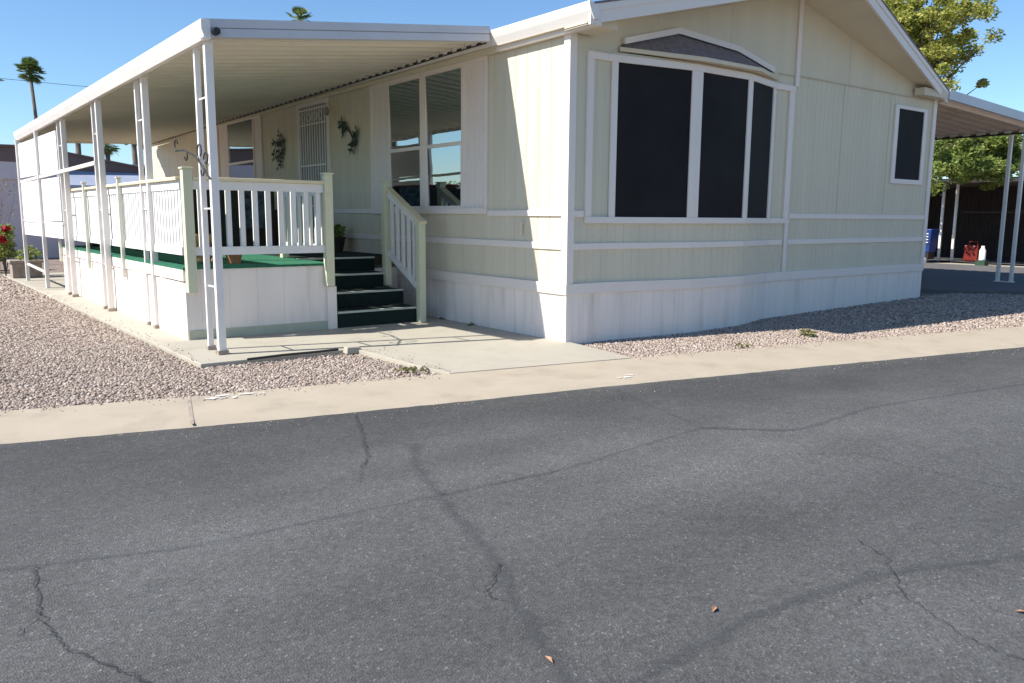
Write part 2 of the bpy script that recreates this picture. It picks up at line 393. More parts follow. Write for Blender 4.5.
dxs = [8.1, 8.8, 9.4, 10.2, 11.5, 13, 15, 17]
def dy0(x): return float(np.interp(x, [8.1, 8.3, 9.6, 11.4, 17], [.6, .34, -1.0, ycurb(11.4) + .0, ycurb(17)]))
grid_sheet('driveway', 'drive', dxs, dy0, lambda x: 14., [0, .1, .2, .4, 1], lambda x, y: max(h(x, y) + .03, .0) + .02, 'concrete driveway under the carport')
ds = MB()
for a_, b_ in zip(dxs, dxs[1:]):
    za, zb = max(h(a_, dy0(a_)) + .03, 0) + .02, max(h(b_, dy0(b_)) + .03, 0) + .02
    ds.poly([(a_, dy0(a_), za), (a_, dy0(a_), -.12), (b_, dy0(b_), -.12), (b_, dy0(b_), zb)])
struct(ds.build('driveway_edge', 'drive'))

# cracks in the asphalt (follow the photo's)
def crack(mb, pts, w0, z, jag=.02, step=.03):
    P = []
    for (a, b) in zip(pts, pts[1:]):
        L = math.hypot(b[0] - a[0], b[1] - a[1]); n = max(2, int(L / step))
        for i in range(n):
            t = i / n; P.append((a[0] + t * (b[0] - a[0]) + random.uniform(-jag, jag), a[1] + t * (b[1] - a[1]) + random.uniform(-jag, jag)))
    P.append(pts[-1])
    prev = None
    for i, (p, q) in enumerate(zip(P, P[1:])):
        dx, dy = q[0] - p[0], q[1] - p[1]; L = math.hypot(dx, dy) or 1e-6; nx, ny = -dy / L, dx / L
        k = w0 * random.uniform(.25, 1.)
        cur = ((p[0] + nx * k, p[1] + ny * k), (p[0] - nx * k, p[1] - ny * k))
        if prev: mb.poly([(*prev[0], z(prev[0])), (*cur[0], z(cur[0])), (*cur[1], z(cur[1])), (*prev[1], z(prev[1]))])
        prev = cur
def zr(p): return -.028 + .02 * min(1, max(0, (yfront(p[0]) - p[1]) / 3))
bands = [([(-3.15, -1.45), (-3.55, -2.42), (-3.80, -2.8)], .03), ([(-3.2, -2.35), (-3.42, -2.7), (-3.53, -3.04), (-3.64, -3.39), (-3.82, -4.02), (-3.97, -4.3), (-4.1, -4.68), (-4.14, -4.8), (-4.2, -5.2)], .075),
         ([(-5.9, -2.8), (-5.35, -2.95), (-4.72, -3.16), (-4.4, -3.17), (-3.58, -3.22)], .04), ([(-3.58, -3.22), (-2.87, -3.27), (-1.57, -3.11), (-1.2, -3.5)], .035),
         ([(-1.57, -3.11), (-1.12, -3.53), (-.14, -3.45), (1.38, -3.69), (3.5, -4.1)], .05), ([(-1.17, -1.95), (-1.52, -2.99)], .025),
         ([(-4.9, -5.2), (-4.17, -4.9), (-3.35, -4.85), (-2.72, -4.93), (-2.12, -5.19)], .06)]
lines = [([(-3.17, -1.5), (-3.33, -1.9), (-3.55, -2.42), (-3.68, -2.6)], .0045), ([(-3.82, -4.02), (-3.90, -4.10), (-4.01, -4.19), (-4.0, -4.27)], .006), ([(-3.58, -3.22), (-3.3, -3.24), (-2.87, -3.27)], .003),
         ([(-1.5, -3.9), (-1.31, -4.04), (-1.32, -4.54), (-1.27, -4.87), (-1.1, -5.4)], .004),
         ([(-2.5, -4.7), (-2.57, -4.87), (-2.82, -5.06), (-2.97, -5.33), (-2.97, -5.6)], .0045), ([(-2.82, -5.06), (-2.95, -5.0), (-3.1, -5.02)], .003),
         ([(-5.24, -3.0), (-5.28, -3.43), (-5.26, -3.71), (-5.09, -4.09), (-5.05, -4.5)], .0065), ([(-5.28, -3.43), (-5.36, -3.55)], .003), ([(-1.12, -3.53), (-1.3, -3.4), (-1.57, -3.11)], .003)]
def soft_mat(name, col, rough, amp):
    m, nt, b = new_mat(name); N = nt.nodes; L = nt.links
    at = N.new('ShaderNodeAttribute'); at.attribute_name = 'edge'
    tc = N.new('ShaderNodeTexCoord'); n = N.new('ShaderNodeTexNoise'); n.inputs['Scale'].default_value = 26; n.inputs['Detail'].default_value = 6
    L.new(tc.outputs['Object'], n.inputs['Vector'])
    ad = N.new('ShaderNodeMath'); ad.operation = 'ADD'; L.new(at.outputs['Fac'], ad.inputs[0]); L.new(n.outputs['Fac'], ad.inputs[1])
    r = N.new('ShaderNodeMapRange'); r.inputs['From Min'].default_value = .8; r.inputs['From Max'].default_value = 1.5; r.inputs['To Max'].default_value = amp
    L.new(ad.outputs[0], r.inputs['Value'])
    b.inputs['Base Color'].default_value = (*col, 1); b.inputs['Roughness'].default_value = rough
    t = N.new('ShaderNodeBsdfTransparent'); mx = N.new('ShaderNodeMixShader')
    L.new(r.outputs['Result'], mx.inputs['Fac']); L.new(t.outputs['BSDF'], mx.inputs[1]); L.new(b.outputs['BSDF'], mx.inputs[2])
    L.new(mx.outputs['Shader'], N['Material Output'].inputs['Surface']); return m
M['crack'] = soft_mat('crack_fill', (.026, .026, .028), .95, .8)
M['seal'] = soft_mat('worn_seal_band', (.070, .073, .079), .75, .28)
def ribbon(mb, edge, pts, w0, z, jag, step, vary=.5):
    P_ = []
    for (a, b) in zip(pts, pts[1:]):
        L = math.hypot(b[0] - a[0], b[1] - a[1]); n = max(2, int(L / step))
        for i in range(n): t = i / n; P_.append((a[0] + t * (b[0] - a[0]), a[1] + t * (b[1] - a[1])))
    P_.append(pts[-1]); k = 3
    for _ in range(3): P_ = [P_[0]] + [tuple((P_[i - 1][c] + P_[i][c] * 2 + P_[i + 1][c]) / 4 for c in (0, 1)) for i in range(1, len(P_) - 1)] + [P_[-1]]
    P_ = [(p[0] + random.uniform(-jag, jag), p[1] + random.uniform(-jag, jag)) for p in P_]
    n0 = len(mb.v)
    for i, p in enumerate(P_):
        q0, q1 = P_[max(0, i - 1)], P_[min(len(P_) - 1, i + 1)]; dx, dy = q1[0] - q0[0], q1[1] - q0[1]; L = math.hypot(dx, dy) or 1
        w_ = w0 * random.uniform(1 - vary, 1 + vary * .5); nx, ny = -dy / L * w_, dx / L * w_
        for c in (-1, 0, 1): q_ = (p[0] + nx * c, p[1] + ny * c); mb.v.append((*q_, z(q_))); edge.append(1. - abs(c))
    for i in range(len(P_) - 1):
        for c in (0, 1): a = n0 + i * 3 + c; mb.f.append((a, a + 1, a + 4, a + 3))
def ribbon_obj(name, m, items, zoff):
    mb = MB(); e = []
    for k_, (pts, w0, jag, step) in enumerate(items): ribbon(mb, e, pts, w0, lambda p: zr(p) + zoff + .0004 * k_, jag, step)
    me = bpy.data.meshes.new(name); me.from_pydata(mb.v, [], mb.f); me.materials.append(M[m])
    a = me.attributes.new('edge', 'FLOAT', 'POINT'); a.data.foreach_set('value', e)
    o = bpy.data.objects.new(name, me); COL.objects.link(o); return struct(o)
ribbon_obj('road_seal_band', 'seal', [(p, w_, .006, .08) for p, w_ in bands], .0012)
ribbon_obj('road_crack', 'crack', [(p, w_ * 1.5, .012, .018) for p, w_ in lines], .006)

# gravel stones: real pieces, too many to count
ico_v = []; ph = (1 + 5 ** .5) / 2
for a, b in ((1, ph), (-1, ph), (1, -ph), (-1, -ph)): ico_v += [(0, a, b), (a, b, 0), (b, 0, a)]
ico_v = np.array(ico_v, float); ico_v /= np.linalg.norm(ico_v[0])
ico_f = []
for i in range(12):
    for j in range(i + 1, 12):
        for k in range(j + 1, 12):
            d = [np.linalg.norm(ico_v[p] - ico_v[q]) for p, q in ((i, j), (j, k), (i, k))]
            if max(d) < 1.2:
                nrm = np.cross(ico_v[j] - ico_v[i], ico_v[k] - ico_v[i]); ico_f.append((i, j, k) if nrm @ ico_v[i] > 0 else (i, k, j))
ico_f = np.array(ico_f)
def in_slab(x, y):
    if x > 0 and y > .0: return True
    if x > -3.49 - .017 * (y - .87) and y > .87: return True
    e = -2.0 if y > .4 else -2.0 + (.4 - y) * .08
    if x > e - .02 and x < .0 and y < .9: return y > -1.02 - .0 * x and not (x > -.12 and y < -.0 and x > -.12 + (y + 1.05) * .12)
    if x > 8.1 and y > dy0(x) - .03: return True
    return False
bay_path = [(0, 0), (.5, 0), (1.68, -.2), (2.62, -.2), (3.4, 0), (7.5, 0)]
def in_bay(x, y): return 0 <= x <= 7.5 and y > float(np.interp(x, [p[0] for p in bay_path], [p[1] for p in bay_path])) - .01
pts = []
def scatter(x0, x1, y0, y1, dens, smin, smax):
    n = int((x1 - x0) * (y1 - y0) * dens)
    X = rng.uniform(x0, x1, n); Y = rng.uniform(y0, y1, n); S = rng.uniform(smin, smax, n)
    for x, y, s in zip(X, Y, S):
        if y < ycurb(x) + .01 * math.sin(x * 23) + .004 or in_slab(x, y) or in_bay(x, y): continue
        pts.append((x, y, h(x, y) - .012 + s * .25, s))
scatter(-6.2, -3.4, -.6, 3.5, 2600, .006, .0175); scatter(-3.5, -1.9, -.9, .9, 3000, .006, .017)
scatter(-6.6, -3.4, 3.5, 8, 1300, .009, .021); scatter(-6.5, -3.5, 8, 14.5, 420, .018, .034)
scatter(-.2, 4.2, -2.2, .0, 2600, .006, .0165); scatter(4.2, 10.5, -3.4, .4, 1000, .012, .023)
for _ in range(420):      # strays spilled on to the kerb and the slab
    x = random.uniform(-6, 7); d_ = -abs(random.gauss(0, .10)); y = ycurb(x) + d_
    if -1.95 < x < -.2: continue
    pts.append((x, y, .002, random.uniform(.003, .009)))
for _ in range(160):
    y = random.uniform(.95, 9); x = -3.49 - .017 * (y - .87) + abs(random.gauss(0, .07)); pts.append((x, y, .004, random.uniform(.004, .010)))
for _ in range(60): pts.append((-1.97 + abs(random.gauss(0, .12)), random.uniform(-.7, .8), .005, random.uniform(.004, .009)))
for _ in range(300):
    x = random.uniform(-6, 4); pts.append((x, yfront(x) - abs(random.gauss(0, .18)) - .01, -.026, random.uniform(.0025, .006)))
P = np.array(pts); n = len(P)
q = rng.normal(size=(n, 4)); q /= np.linalg.norm(q, axis=1)[:, None]
a, b, c, d = q.T
Rm = np.stack([1 - 2 * (c * c + d * d), 2 * (b * c - d * a), 2 * (b * d + c * a), 2 * (b * c + d * a), 1 - 2 * (b * b + d * d), 2 * (c * d - b * a), 2 * (b * d - c * a), 2 * (c * d + b * a), 1 - 2 * (b * b + c * c)], -1).reshape(n, 3, 3)
V = ico_v[None] * rng.uniform(.7, 1.15, (n, 12, 1)) * rng.uniform(.6, 1.2, (n, 1, 3))
V = np.einsum('nij,nkj->nki', Rm, V) * P[:, 3][:, None, None]; V[:, :, 2] *= .7
V += P[:, None, :3]
F = (ico_f[None] + (np.arange(n) * 12)[:, None, None]).reshape(-1, 3)
me = bpy.data.meshes.new('gravel'); me.vertices.add(n * 12); me.vertices.foreach_set('co', V.reshape(-1))
me.loops.add(len(F) * 3); me.loops.foreach_set('vertex_index', F.reshape(-1)); me.polygons.add(len(F))
me.polygons.foreach_set('loop_start', np.arange(len(F)) * 3); me.polygons.foreach_set('loop_total', np.full(len(F), 3)); me.update(calc_edges=True)
me.materials.append(M['stone']); go = bpy.data.objects.new('gravel', me); COL.objects.link(go)
tag(go, 'pinkish grey landscaping gravel covering the beds along the kerb', 'gravel', kind='stuff')

# ------------------------------------------------------------------ the house
W = 7.5; LEN = 17.2
house = thing('manufactured_home', (0, 0, 0), 'cream double-wide manufactured home with white trim and a bow window', 'house')
side_path = [(0, LEN), (0, 0)]
SF = 4.06
def zs(x): return SF - .243 * abs(x - 3.7)          # soffit plane
def zt(x): return zs(x) + .17
# body behind the sheets
core = MB(); core.box((.02, .02, .0), (W - .02, LEN, 3.1))
core.build('wall', mat('house_core', (.4, .38, .3), .9), house)
f = MB(); grooved(f, bay_path, .55, 3.0, .105, .012, .0036, .004)
grooved(f, [(W, 0), (W, LEN)], .0, 3.12, .2)
f.poly([(.0, -.001, 3.0), (3.7, -.001, 3.0), (3.7, -.001, zs(3.7)), (0, -.001, zs(0))])
f.poly([(3.7, -.001, 3.10), (W, -.001, 3.10), (W, -.001, zs(W) + .02), (3.7, -.001, zs(3.7))])
grooved(f, [(3.42, -.0005), (W, -.0005)], 2.98, 3.10, .105, .012, .0036, .004)
tag(f.build('front_wall', 'siding', house), 'cream ribbed gable wall in shade')
sd = MB(); grooved(sd, side_path, .55, 3.2, .2, .012, .0055, .004)
tag(sd.build('side_wall', 'siding', house), 'cream porch-side wall, sunlit near the corner')
sk = MB(); grooved(sk, off(bay_path, .012), -.06, .56, .15, .012, .0045, .03); grooved(sk, off(side_path, .012), -.06, .56, .2, .012, .008, .03)
sk.box((-.018, -.018, -.06), (.03, .012, .496)); sk.build('skirting', 'skirt', house)
tr = MB()
strip(tr, sub(bay_path, 0, W), .497, .611, 0, .034); strip(tr, side_path, .497, .611, 0, .034)
strip(tr, sub(bay_path, .07, 3.70), .963, 1.030, 0, .02); strip(tr, sub(bay_path, 3.82, 7.42), .963, 1.030, 0, .02)
strip(tr, sub(bay_path, .07, .205), 1.302, 1.368, 0, .02); strip(tr, sub(bay_path, 3.82, 7.42), 1.302, 1.368, 0, .02)
strip(tr, [(0, LEN - .1), (0, .07)], .963, 1.035, 0, .02); strip(tr, [(0, 1.40), (0, .07)], 1.31, 1.372, 0, .02); strip(tr, [(0, 5.58), (0, 4.27)], 1.335, 1.40, 0, .02)
# corner boards
tr.box((-.026, -.026, .611), (.068, -.0, zs(0))); tr.box((-.026, -.0, .611), (-.0, .07, zs(0)))
tr.box((-.036, -.034, .497), (.0, .0, .611)); 
tr.box((7.43, -.026, .611), (7.526, -.002, zs(7.5))); tr.box((7.5, -.002, .611), (7.526, .08, 3.1))
tr.box((3.79, -.028, 2.97), (3.865, -.002, zs(3.83))); tr.box((3.735, -.024, .611), (3.80, -.002, 1.24))
tr.build('trim', 'trim', house, bevel=.003)
MB().box((3.87, -.012, 3.098), (7.43, -.002, 3.116)).build('seam_batten', 'seam', house); MB().box((3.45, -.012, 3.085), (3.785, -.002, 3.10)).build('seam_batten', 'seam', house)
for x in (1.25, 2.5, 5.05, 6.3):
    lt = MB(); lt.box((x - .004, -.0035, 3.34 if x < 4 else 3.12), (x + .004, -.0015, zs(x)))
    lt.build('panel_seam', 'siding', house)

for x in (4.95, 6.17):
    MB().box((x - .003, -.0035, 1.37), (x + .003, .001, 3.09)).build('panel_seam', 'seam', house)
nl = MB()
for x in np.arange(.35, 7.4, .405):
    yb = float(np.interp(x, [p[0] for p in bay_path], [p[1] for p in bay_path]))
    for z in (.70, .90, 1.10, 1.22): nl.box((x - .004, yb - .004, z - .004), (x + .004, yb + .002, z + .004))
nl.build('nail_head', 'seam', house)['kind'] = 'stuff'
# bow window : frames, dark screens
bw = MB()
strip(bw, sub(bay_path, .22, 3.80), 2.90, 2.972, .0, .03)
strip(bw, sub(bay_path, .22, 3.80), 1.238, 1.306, .0, .034)
for x0, x1 in ((.22, .305), (.555, .63), (1.60, 1.76), (2.575, 2.67), (3.30, 3.375), (3.685, 3.79)):
    strip(bw, sub(bay_path, x0, x1), 1.306, 2.90, .0, .028)
bwin = bw.build('bow_window', 'trim', house, bevel=.003)
for x0, x1 in ((.63, 1.60), (1.76, 2.575), (2.67, 3.30)):
    s = strip(MB(), sub(bay_path, x0, x1), 1.306, 2.90, .002, .012).build('window_screen', 'screen', bwin)
# bow roof (small hipped visor)
vs = MB()
e0, e1, e2, e3 = (.66, -.03, 3.062), (1.66, -.33, 3.035), (2.66, -.33, 3.035), (3.42, -.03, 3.05)
w0, w1, w2, w3 = (.71, -.004, 3.10), (1.54, -.004, 3.315), (2.57, -.004, 3.255), (3.30, -.004, 3.09)
vs.poly([e0, e1, w1, w0]); vs.poly([e1, e2, w2, w1]); vs.poly([e2, e3, w3, w2])
vis = vs.build('bow_roof', 'shingle', house)
fl = MB()
for a_, b_ in ((w0, w1), (w1, w2), (w2, w3)):
    up = (0, 0, .062); fl.hexa([Vector(a_) + Vector((0, -.05, -.01)), Vector(b_) + Vector((0, -.05, -.01)), b_, a_, Vector(a_) + Vector((0, -.05, .055)), Vector(b_) + Vector((0, -.05, .055)), Vector(b_) + Vector(up), Vector(a_) + Vector(up)])
fl.build('flashing', 'trim', vis)
fa = MB(); ep = [e0[:2], e1[:2], e2[:2], e3[:2]]
for (p, q_) in ((e0, e1), (e1, e2), (e2, e3)):
    fa.hexa([(p[0], p[1], p[2] - .045), (q_[0], q_[1], q_[2] - .045), (q_[0], q_[1] + .02, q_[2] - .045), (p[0], p[1] + .02, p[2] - .045), (p[0], p[1], p[2] - .003), (q_[0], q_[1], q_[2] - .003), (q_[0], q_[1] + .02, q_[2] - .003), (p[0], p[1] + .02, p[2] - .003)])
fa.poly([(e0[0], 0, 3.0), (e0[0], e0[1], 3.018), (e1[0], e1[1], 2.99), (e2[0], e2[1], 2.99), (e3[0], e3[1], 3.005), (e3[0], 0, 3.0)])
fa.build('bow_soffit', 'soffit', vis)
ry = [(-.14, -.44), (3.7, -.80), (7.64, -.12)]
# right-hand narrow window
rw = MB(); x0, x1, z0, z1 = 6.30, 7.24, 1.83, 2.965
for bx in (((x0, z0), (x0 + .10, z1)), ((x1 - .09, z0), (x1, z1)), ((x0 + .10, z1 - .05), (x1 - .09, z1)), ((x0 + .10, z0), (x1 - .09, z0 + .07))):
    rw.box((bx[0][0], -.028, bx[0][1]), (bx[1][0], -.002, bx[1][1]))
rwin = rw.build('window', 'trim', house, bevel=.003)
MB().box((x0 + .10, -.012, z0 + .07), (x1 - .09, -.004, z1 - .05)).build('window_screen', 'screen', rwin)

# side windows with white panels beside them
def side_window(y0, y1, z0, z1, gl, rails, panels, slope=0.):
    fr = MB(); t = .034
    fr.box((-t, y0, z1 - .055), (-.002, y1, z1)); fr.box((-t - .01, y0, z0), (-.002, y1, z0 + .07))
    fr.box((-t, y0, z0 + .07), (-.002, y0 + .05, z1 - .055)); fr.box((-t, y1 - .05, z0 + .07), (-.002, y1, z1 - .055))
    edges = sorted([v for g in gl for v in g])
    fr.box((-t + .003, edges[0] - .05, z0 + .07), (-.002, edges[0], z1 - .055)); fr.box((-t + .003, edges[-1], z0 + .07), (-.002, edges[-1] + .05, z1 - .055))
    for a_, b_ in zip(edges[1:-1:2], edges[2:-1:2]): fr.box((-t + .003, a_, z0 + .07), (-.002, b_, z1 - .055))
    o = fr.build('window', 'trim', house, bevel=.003)
    for a_, b_ in panels:
        pm = MB(); grooved(pm, [(-.012, b_), (-.012, a_)], z0 + .07, z1 - .055, .085, .01, .006); pm.build('side_panel', 'trim', o)
    for a_, b_ in gl:
        zb, zt_ = z0 + .07, z1 - .055
        zz_ = zt_ - .01; MB().hexa([(-.003, a_ + .012, rails[0]), (0, a_ + .012, rails[0]), (0, b_ - .012, rails[0]), (-.003, b_ - .012, rails[0]), (-.028, a_ + .012, zz_), (-.02, a_ + .012, zz_), (-.02, b_ - .012, zz_), (-.028, b_ - .012, zz_)]).build('pane', 'glass', o)
        MB().hexa([(-.003, a_ + .02, zb + .02), (0, a_ + .02, zb + .02), (0, b_ - .02, zb + .02), (-.003, b_ - .02, zb + .02), (-.021, a_ + .02, rails[0]), (-.014, a_ + .02, rails[0]), (-.014, b_ - .02, rails[0]), (-.021, b_ - .02, rails[0])]).build('pane', 'glass', o)
        s = MB(); r = rails[0]; s.box((-.034, a_, r - .02), (-.004, b_, r + .025))
        s.box((-.020, a_, zb), (-.004, b_, zb + .03)); s.box((-.020, a_, zt_ - .012), (-.004, b_, zt_))
        s.box((-.021, a_, zb + .03), (-.005, a_ + .025, r - .02)); s.box((-.021, b_ - .025, zb + .03), (-.005, b_, r - .02))
        s.box((-.019, a_, r + .025), (-.005, a_ + .012, zt_ - .012)); s.box((-.019, b_ - .012, r + .025), (-.005, b_, zt_ - .012))
        s.build('sash', 'trim', o)
    return o
side_window(1.41, 4.25, 1.33, 3.10, [(1.93, 2.745), (2.885, 3.70)], [2.17], [(1.46, 1.88), (3.75, 4.20)])
side_window(8.50, 11.0, 1.33, 3.13, [(8.95, 10.35)], [2.30], [(8.55, 8.90), (10.40, 10.95)])
# storm door with bars
dm = MB(); y0, y1, z0, z1 = 5.62, 6.85, .78, 3.13
dm.box((-.03, y0, z0), (-.002, y0 + .09, z1)); dm.box((-.03, y1 - .09, z0), (-.002, y1, z1)); dm.box((-.03, y0 + .09, z1 - .09), (-.002, y1 - .09, z1)); dm.box((-.034, y0 + .09, z0), (-.002, y1 - .09, z0 + .05))
door = dm.build('door', 'trim', house, bevel=.003)
MB().box((-.012, y0 + .09, z0 + .05), (-.004, y1 - .09, z1 - .09)).build('door_leaf', mat('door_grey', (.30, .31, .30), .6), door)
gm = MB()
n = 11
for i in range(n):
    y = y0 + .14 + (y1 - y0 - .28) * i / (n - 1); gm.tube([(-.03, y, z0 + .08), (-.03, y, z1 - .12)], .009, 6)
for z in (.9, 1.45, 2.1, 2.75, 2.98): gm.box((-.040, y0 + .11, z - .012), (-.026, y1 - .11, z + .012))
for i in range(4):
    y = y0 + .3 + i * .21
    c = [(-.035, y + .07 * math.cos(t), 2.86 + .07 * math.sin(t)) for t in np.linspace(0, 2 * math.pi, 12)]; gm.tube(c, .006, 5)
gm.build('security_grille', 'metalwhite', door)
MB().lathe((0, 0, 0), [(.02, 0), (.03, .01), (.03, .04), (.015, .05)], 10).build('door_handle', 'black', door).matrix_parent_inverse = Matrix.Translation((-.03, 5.78, 1.75)) @ Matrix.Rotation(-math.pi / 2, 4, 'Y')

# roof, soffits, fascias
B = LEN + .3
def yr(x): return float(np.interp(x, [p[0] for p in ry], [p[1] for p in ry]))
rf = MB()
for xa, xb in ((-.14, 3.7), (3.7, 7.64)):
    rf.hexa([(xa, yr(xa) - .02, zt(xa) - .02), (xb, yr(xb) - .02, zt(xb) - .02), (xb, B, zt(xb) - .02), (xa, B, zt(xa) - .02), (xa, yr(xa) - .02, zt(xa)), (xb, yr(xb) - .02, zt(xb)), (xb, B, zt(xb)), (xa, B, zt(xa))])
roof = rf.build('roof', 'shingle', house)
fb = MB()
for xa, xb in ((-.14, 3.7), (3.7, 7.64)):
    for dz0, dz1, dy in ((-.025, .145, 0), (.085, .149, -.012)):
        fb.hexa([(xa, yr(xa) + dy, zs(xa) + dz0), (xb, yr(xb) + dy, zs(xb) + dz0), (xb, yr(xb) + .03, zs(xb) + dz0), (xa, yr(xa) + .03, zs(xa) + dz0), (xa, yr(xa) + dy, zs(xa) + dz1), (xb, yr(xb) + dy, zs(xb) + dz1), (xb, yr(xb) + .03, zs(xb) + dz1), (xa, yr(xa) + .03, zs(xa) + dz1)])
fb.build('rake_fascia', 'trim', roof)
sf = MB()
for xa, xb in ((-.12, 3.7), (3.7, 7.62)): sf.poly([(xa, yr(xa) + .03, zs(xa) - .003), (xb, yr(xb) + .03, zs(xb) - .003), (xb, .01, zs(xb) - .003), (xa, .01, zs(xa) - .003)][::-1])
sf.poly([(-.12, .01, zs(0) - .02), (0.01, .01, zs(0) - .02), (0.01, B, zs(0) - .02), (-.12, B, zs(0) - .02)])
sf.build('soffit', 'soffit', roof)
MB().box((-.11, -.36, 3.115), (.30, -.03, 3.20)).build('eave_return', 'soffit', roof); MB().box((6.78, -.18, 3.13), (7.5, -.03, 3.235)).build('eave_return', 'soffit', roof)
gt = MB()
ga = [(-.47, -.64), (-.47, B)]
prof = [(-.05, 3.15), (-.11, 3.15), (-.15, 3.225), (-.175, 3.285), (-.175, 3.305), (-.155, 3.305), (-.13, 3.225), (-.09, 3.165), (-.05, 3.165)]
def sweep(mb, prof, y0_, y1_):
    k = len(prof); n0 = len(mb.v); mb.v += [(x, y0_, z) for x, z in prof] + [(x, y1_, z) for x, z in prof]
    for i in range(k): j = (i + 1) % k; mb.f.append((n0 + i, n0 + k + i, n0 + k + j, n0 + j))
    mb.f.append(tuple(n0 + i for i in range(k))); mb.f.append(tuple(n0 + k + i for i in range(k))[::-1])
sweep(gt, prof, -.46, B); MB().box((-.08, -.455, 3.10), (-.012, 1.15, 3.149)).build('fascia_board', 'trim', roof); MB().box((-.06, 1.151, 3.10), (-.012, B, 3.149)).build('frieze_board', 'siding', roof)
gt.poly([(-.175, -.462, 3.30), (-.05, -.462, 3.305), (-.05, -.462, 3.15), (-.11, -.462, 3.15)])
gt.build('gutter', 'metalwhite', roof)

# small fittings on the wall
lamp = MB(); lamp.box((-.03, 5.34, 2.86), (-.003, 5.44, 3.02)); lamp.tube([(-.03, 5.39, 2.97), (-.12, 5.39, 3.0), (-.16, 5.39, 2.95)], .01, 6); 
lo = tag(lamp.build('porch_lamp', 'creamcap'), 'small brass porch lamp on the wall beside the barred door', 'lamp')
MB().lathe((-.16, 5.39, 2.80), [(.02, 0), (.035, .02), (.04, .08), (.015, .12)], 10).build('lamp_shade', M['block'], lo)
def leafpatch(mb, c, u, v, n, L, wd, rr=1.):
    for i in range(n):
        t = random.uniform(0, 2 * math.pi); r = math.sqrt(random.random()) * rr
        p = Vector(c) + Vector(u) * r * math.cos(t) + Vector(v) * r * math.sin(t)
        a_ = random.uniform(0, 2 * math.pi); d_ = Vector((random.uniform(-.3, -.05), math.cos(a_), math.sin(a_))).normalized(); s_ = d_.cross(Vector((1, 0, .2))).normalized()
        mb.poly([p, p + d_ * L * .5 + s_ * wd, p + d_ * L, p + d_ * L * .5 - s_ * wd])
d1 = MB(); leafpatch(d1, (-.03, 7.65, 2.42), (0, .26, 0), (0, 0, .30), 75, .12, .022)
tag(d1.build('wall_wreath', 'darkgreen'), 'oval dark green leafy metal wreath between porch window and barred door', 'wall decoration')
d2 = MB(); leafpatch(d2, (-.03, 5.10, 2.62), (0, .12, .02), (0, -.02, .08), 24, .12, .022); leafpatch(d2, (-.03, 4.74, 2.40), (0, .07, .0), (0, -.08, .15), 28, .12, .022); d2.tube([(-.03, 5.10, 2.62), (-.03, 4.88, 2.52), (-.03, 4.70, 2.32)], .012, 5)
tag(d2.build('wall_leaf_spray', 'darkgreen'), 'dark green leaf spray hung slanting on the wall right of the door', 'wall decoration')
hb = MB(); hb.tube([(-.03, .74, 1.10), (-.03, .74, 1.24)], .012, 6); hb.box((-.05, .72, 1.22), (0, .76, 1.25))
hb.build('hose_tap', 'siding', house)
fl_ = MB(); fl_.box((-.1, 16.9, 3.0), (0, 17.1, 3.1)); fl_.tube([(-.1, 17., 3.05), (-.35, 16.9, 3.2), (-.55, 16.7, 3.1)], .05, 8)
tag(fl_.build('flood_light', 'black'), 'black flood lamp high on the far corner of the cream wall', 'lamp')

# ------------------------------------------------------------------ patio cover
cover = thing('patio_cover', (-3.4, .85, 0), 'white aluminium patio cover along the porch side of the house', 'patio cover')
def xe(y): return -3.205 - .0235 * (y - 1.18)
def yfar(x): return 12.1 + (x + 3.6) / 3.2 * 3.8       # far end runs askew
def zc(x, y): return 2.955 + (x + 3.25) * .118 - .0105 * (y - 1.18)     # upper face
YA = 1.18
pn = MB()
ys = [YA]; 
k = 0
while ys[-1] < 16: ys.append(ys[-1] + .1)
def pan(mb, prof_y, fx0, fx1, fz, y_end=None):
    pass
row = []
y = YA; base = len(pn.v)
prof_c = []
while y < 15.9:
    for dy_, dz in ((0, 0), (.20, 0), (.215, -.035), (.245, -.035), (.26, 0)): prof_c.append((y + dy_, dz))
    y += .27
for (yy, dz) in prof_c:
    xo = max(xe(yy), -3.6 + (yy - 12.1) / 3.8 * 3.2) if yy > 12.1 else xe(yy)
    xo = min(xo, -.25)
    pn.v.append((xo, yy, zc(xo, yy) - .07 + dz)); pn.v.append((-.16, yy, zc(-.16, yy) - .07 + dz))
for i in range(len(prof_c) - 1): a_ = base + 2 * i; pn.f.append((a_, a_ + 1, a_ + 3, a_ + 2))
pn.build('ceiling_panel', 'pan', cover)
tp = MB(); tp.poly([(xe(YA), YA, zc(xe(YA), YA)), (-.16, YA, zc(-.16, YA)), (-.16, 15.9, zc(-.16, 15.9)), (xe(12.1), 12.1, zc(xe(12.1), 12.1))]); tp.build('roof_panel', 'metalwhite', cover)
ff = MB(); xa, xb = xe(YA) - .04, -.18
def fband(mb, y0_, y1_, za, zb, off_=0):
    mb.hexa([(xa, y0_, zc(xa, YA) + za), (xb, y0_, zc(xb, YA) + za), (xb, y1_, zc(xb, YA) + za), (xa, y1_, zc(xa, YA) + za), (xa, y0_, zc(xa, YA) + zb), (xb, y0_, zc(xb, YA) + zb), (xb, y1_, zc(xb, YA) + zb), (xa, y1_, zc(xa, YA) + zb)])
fband(ff, YA - .03, YA + .02, -.125, .03); fband(ff, YA - .045, YA - .03, -.045, .03); fband(ff, YA - .045, YA - .03, -.125, -.055)
fband(ff, YA + .02, YA + .05, -.125, -.115)
ff.build('front_fascia', 'edgegrey', cover)
og = MB()
yy = np.linspace(YA - .05, 12.15, 12)
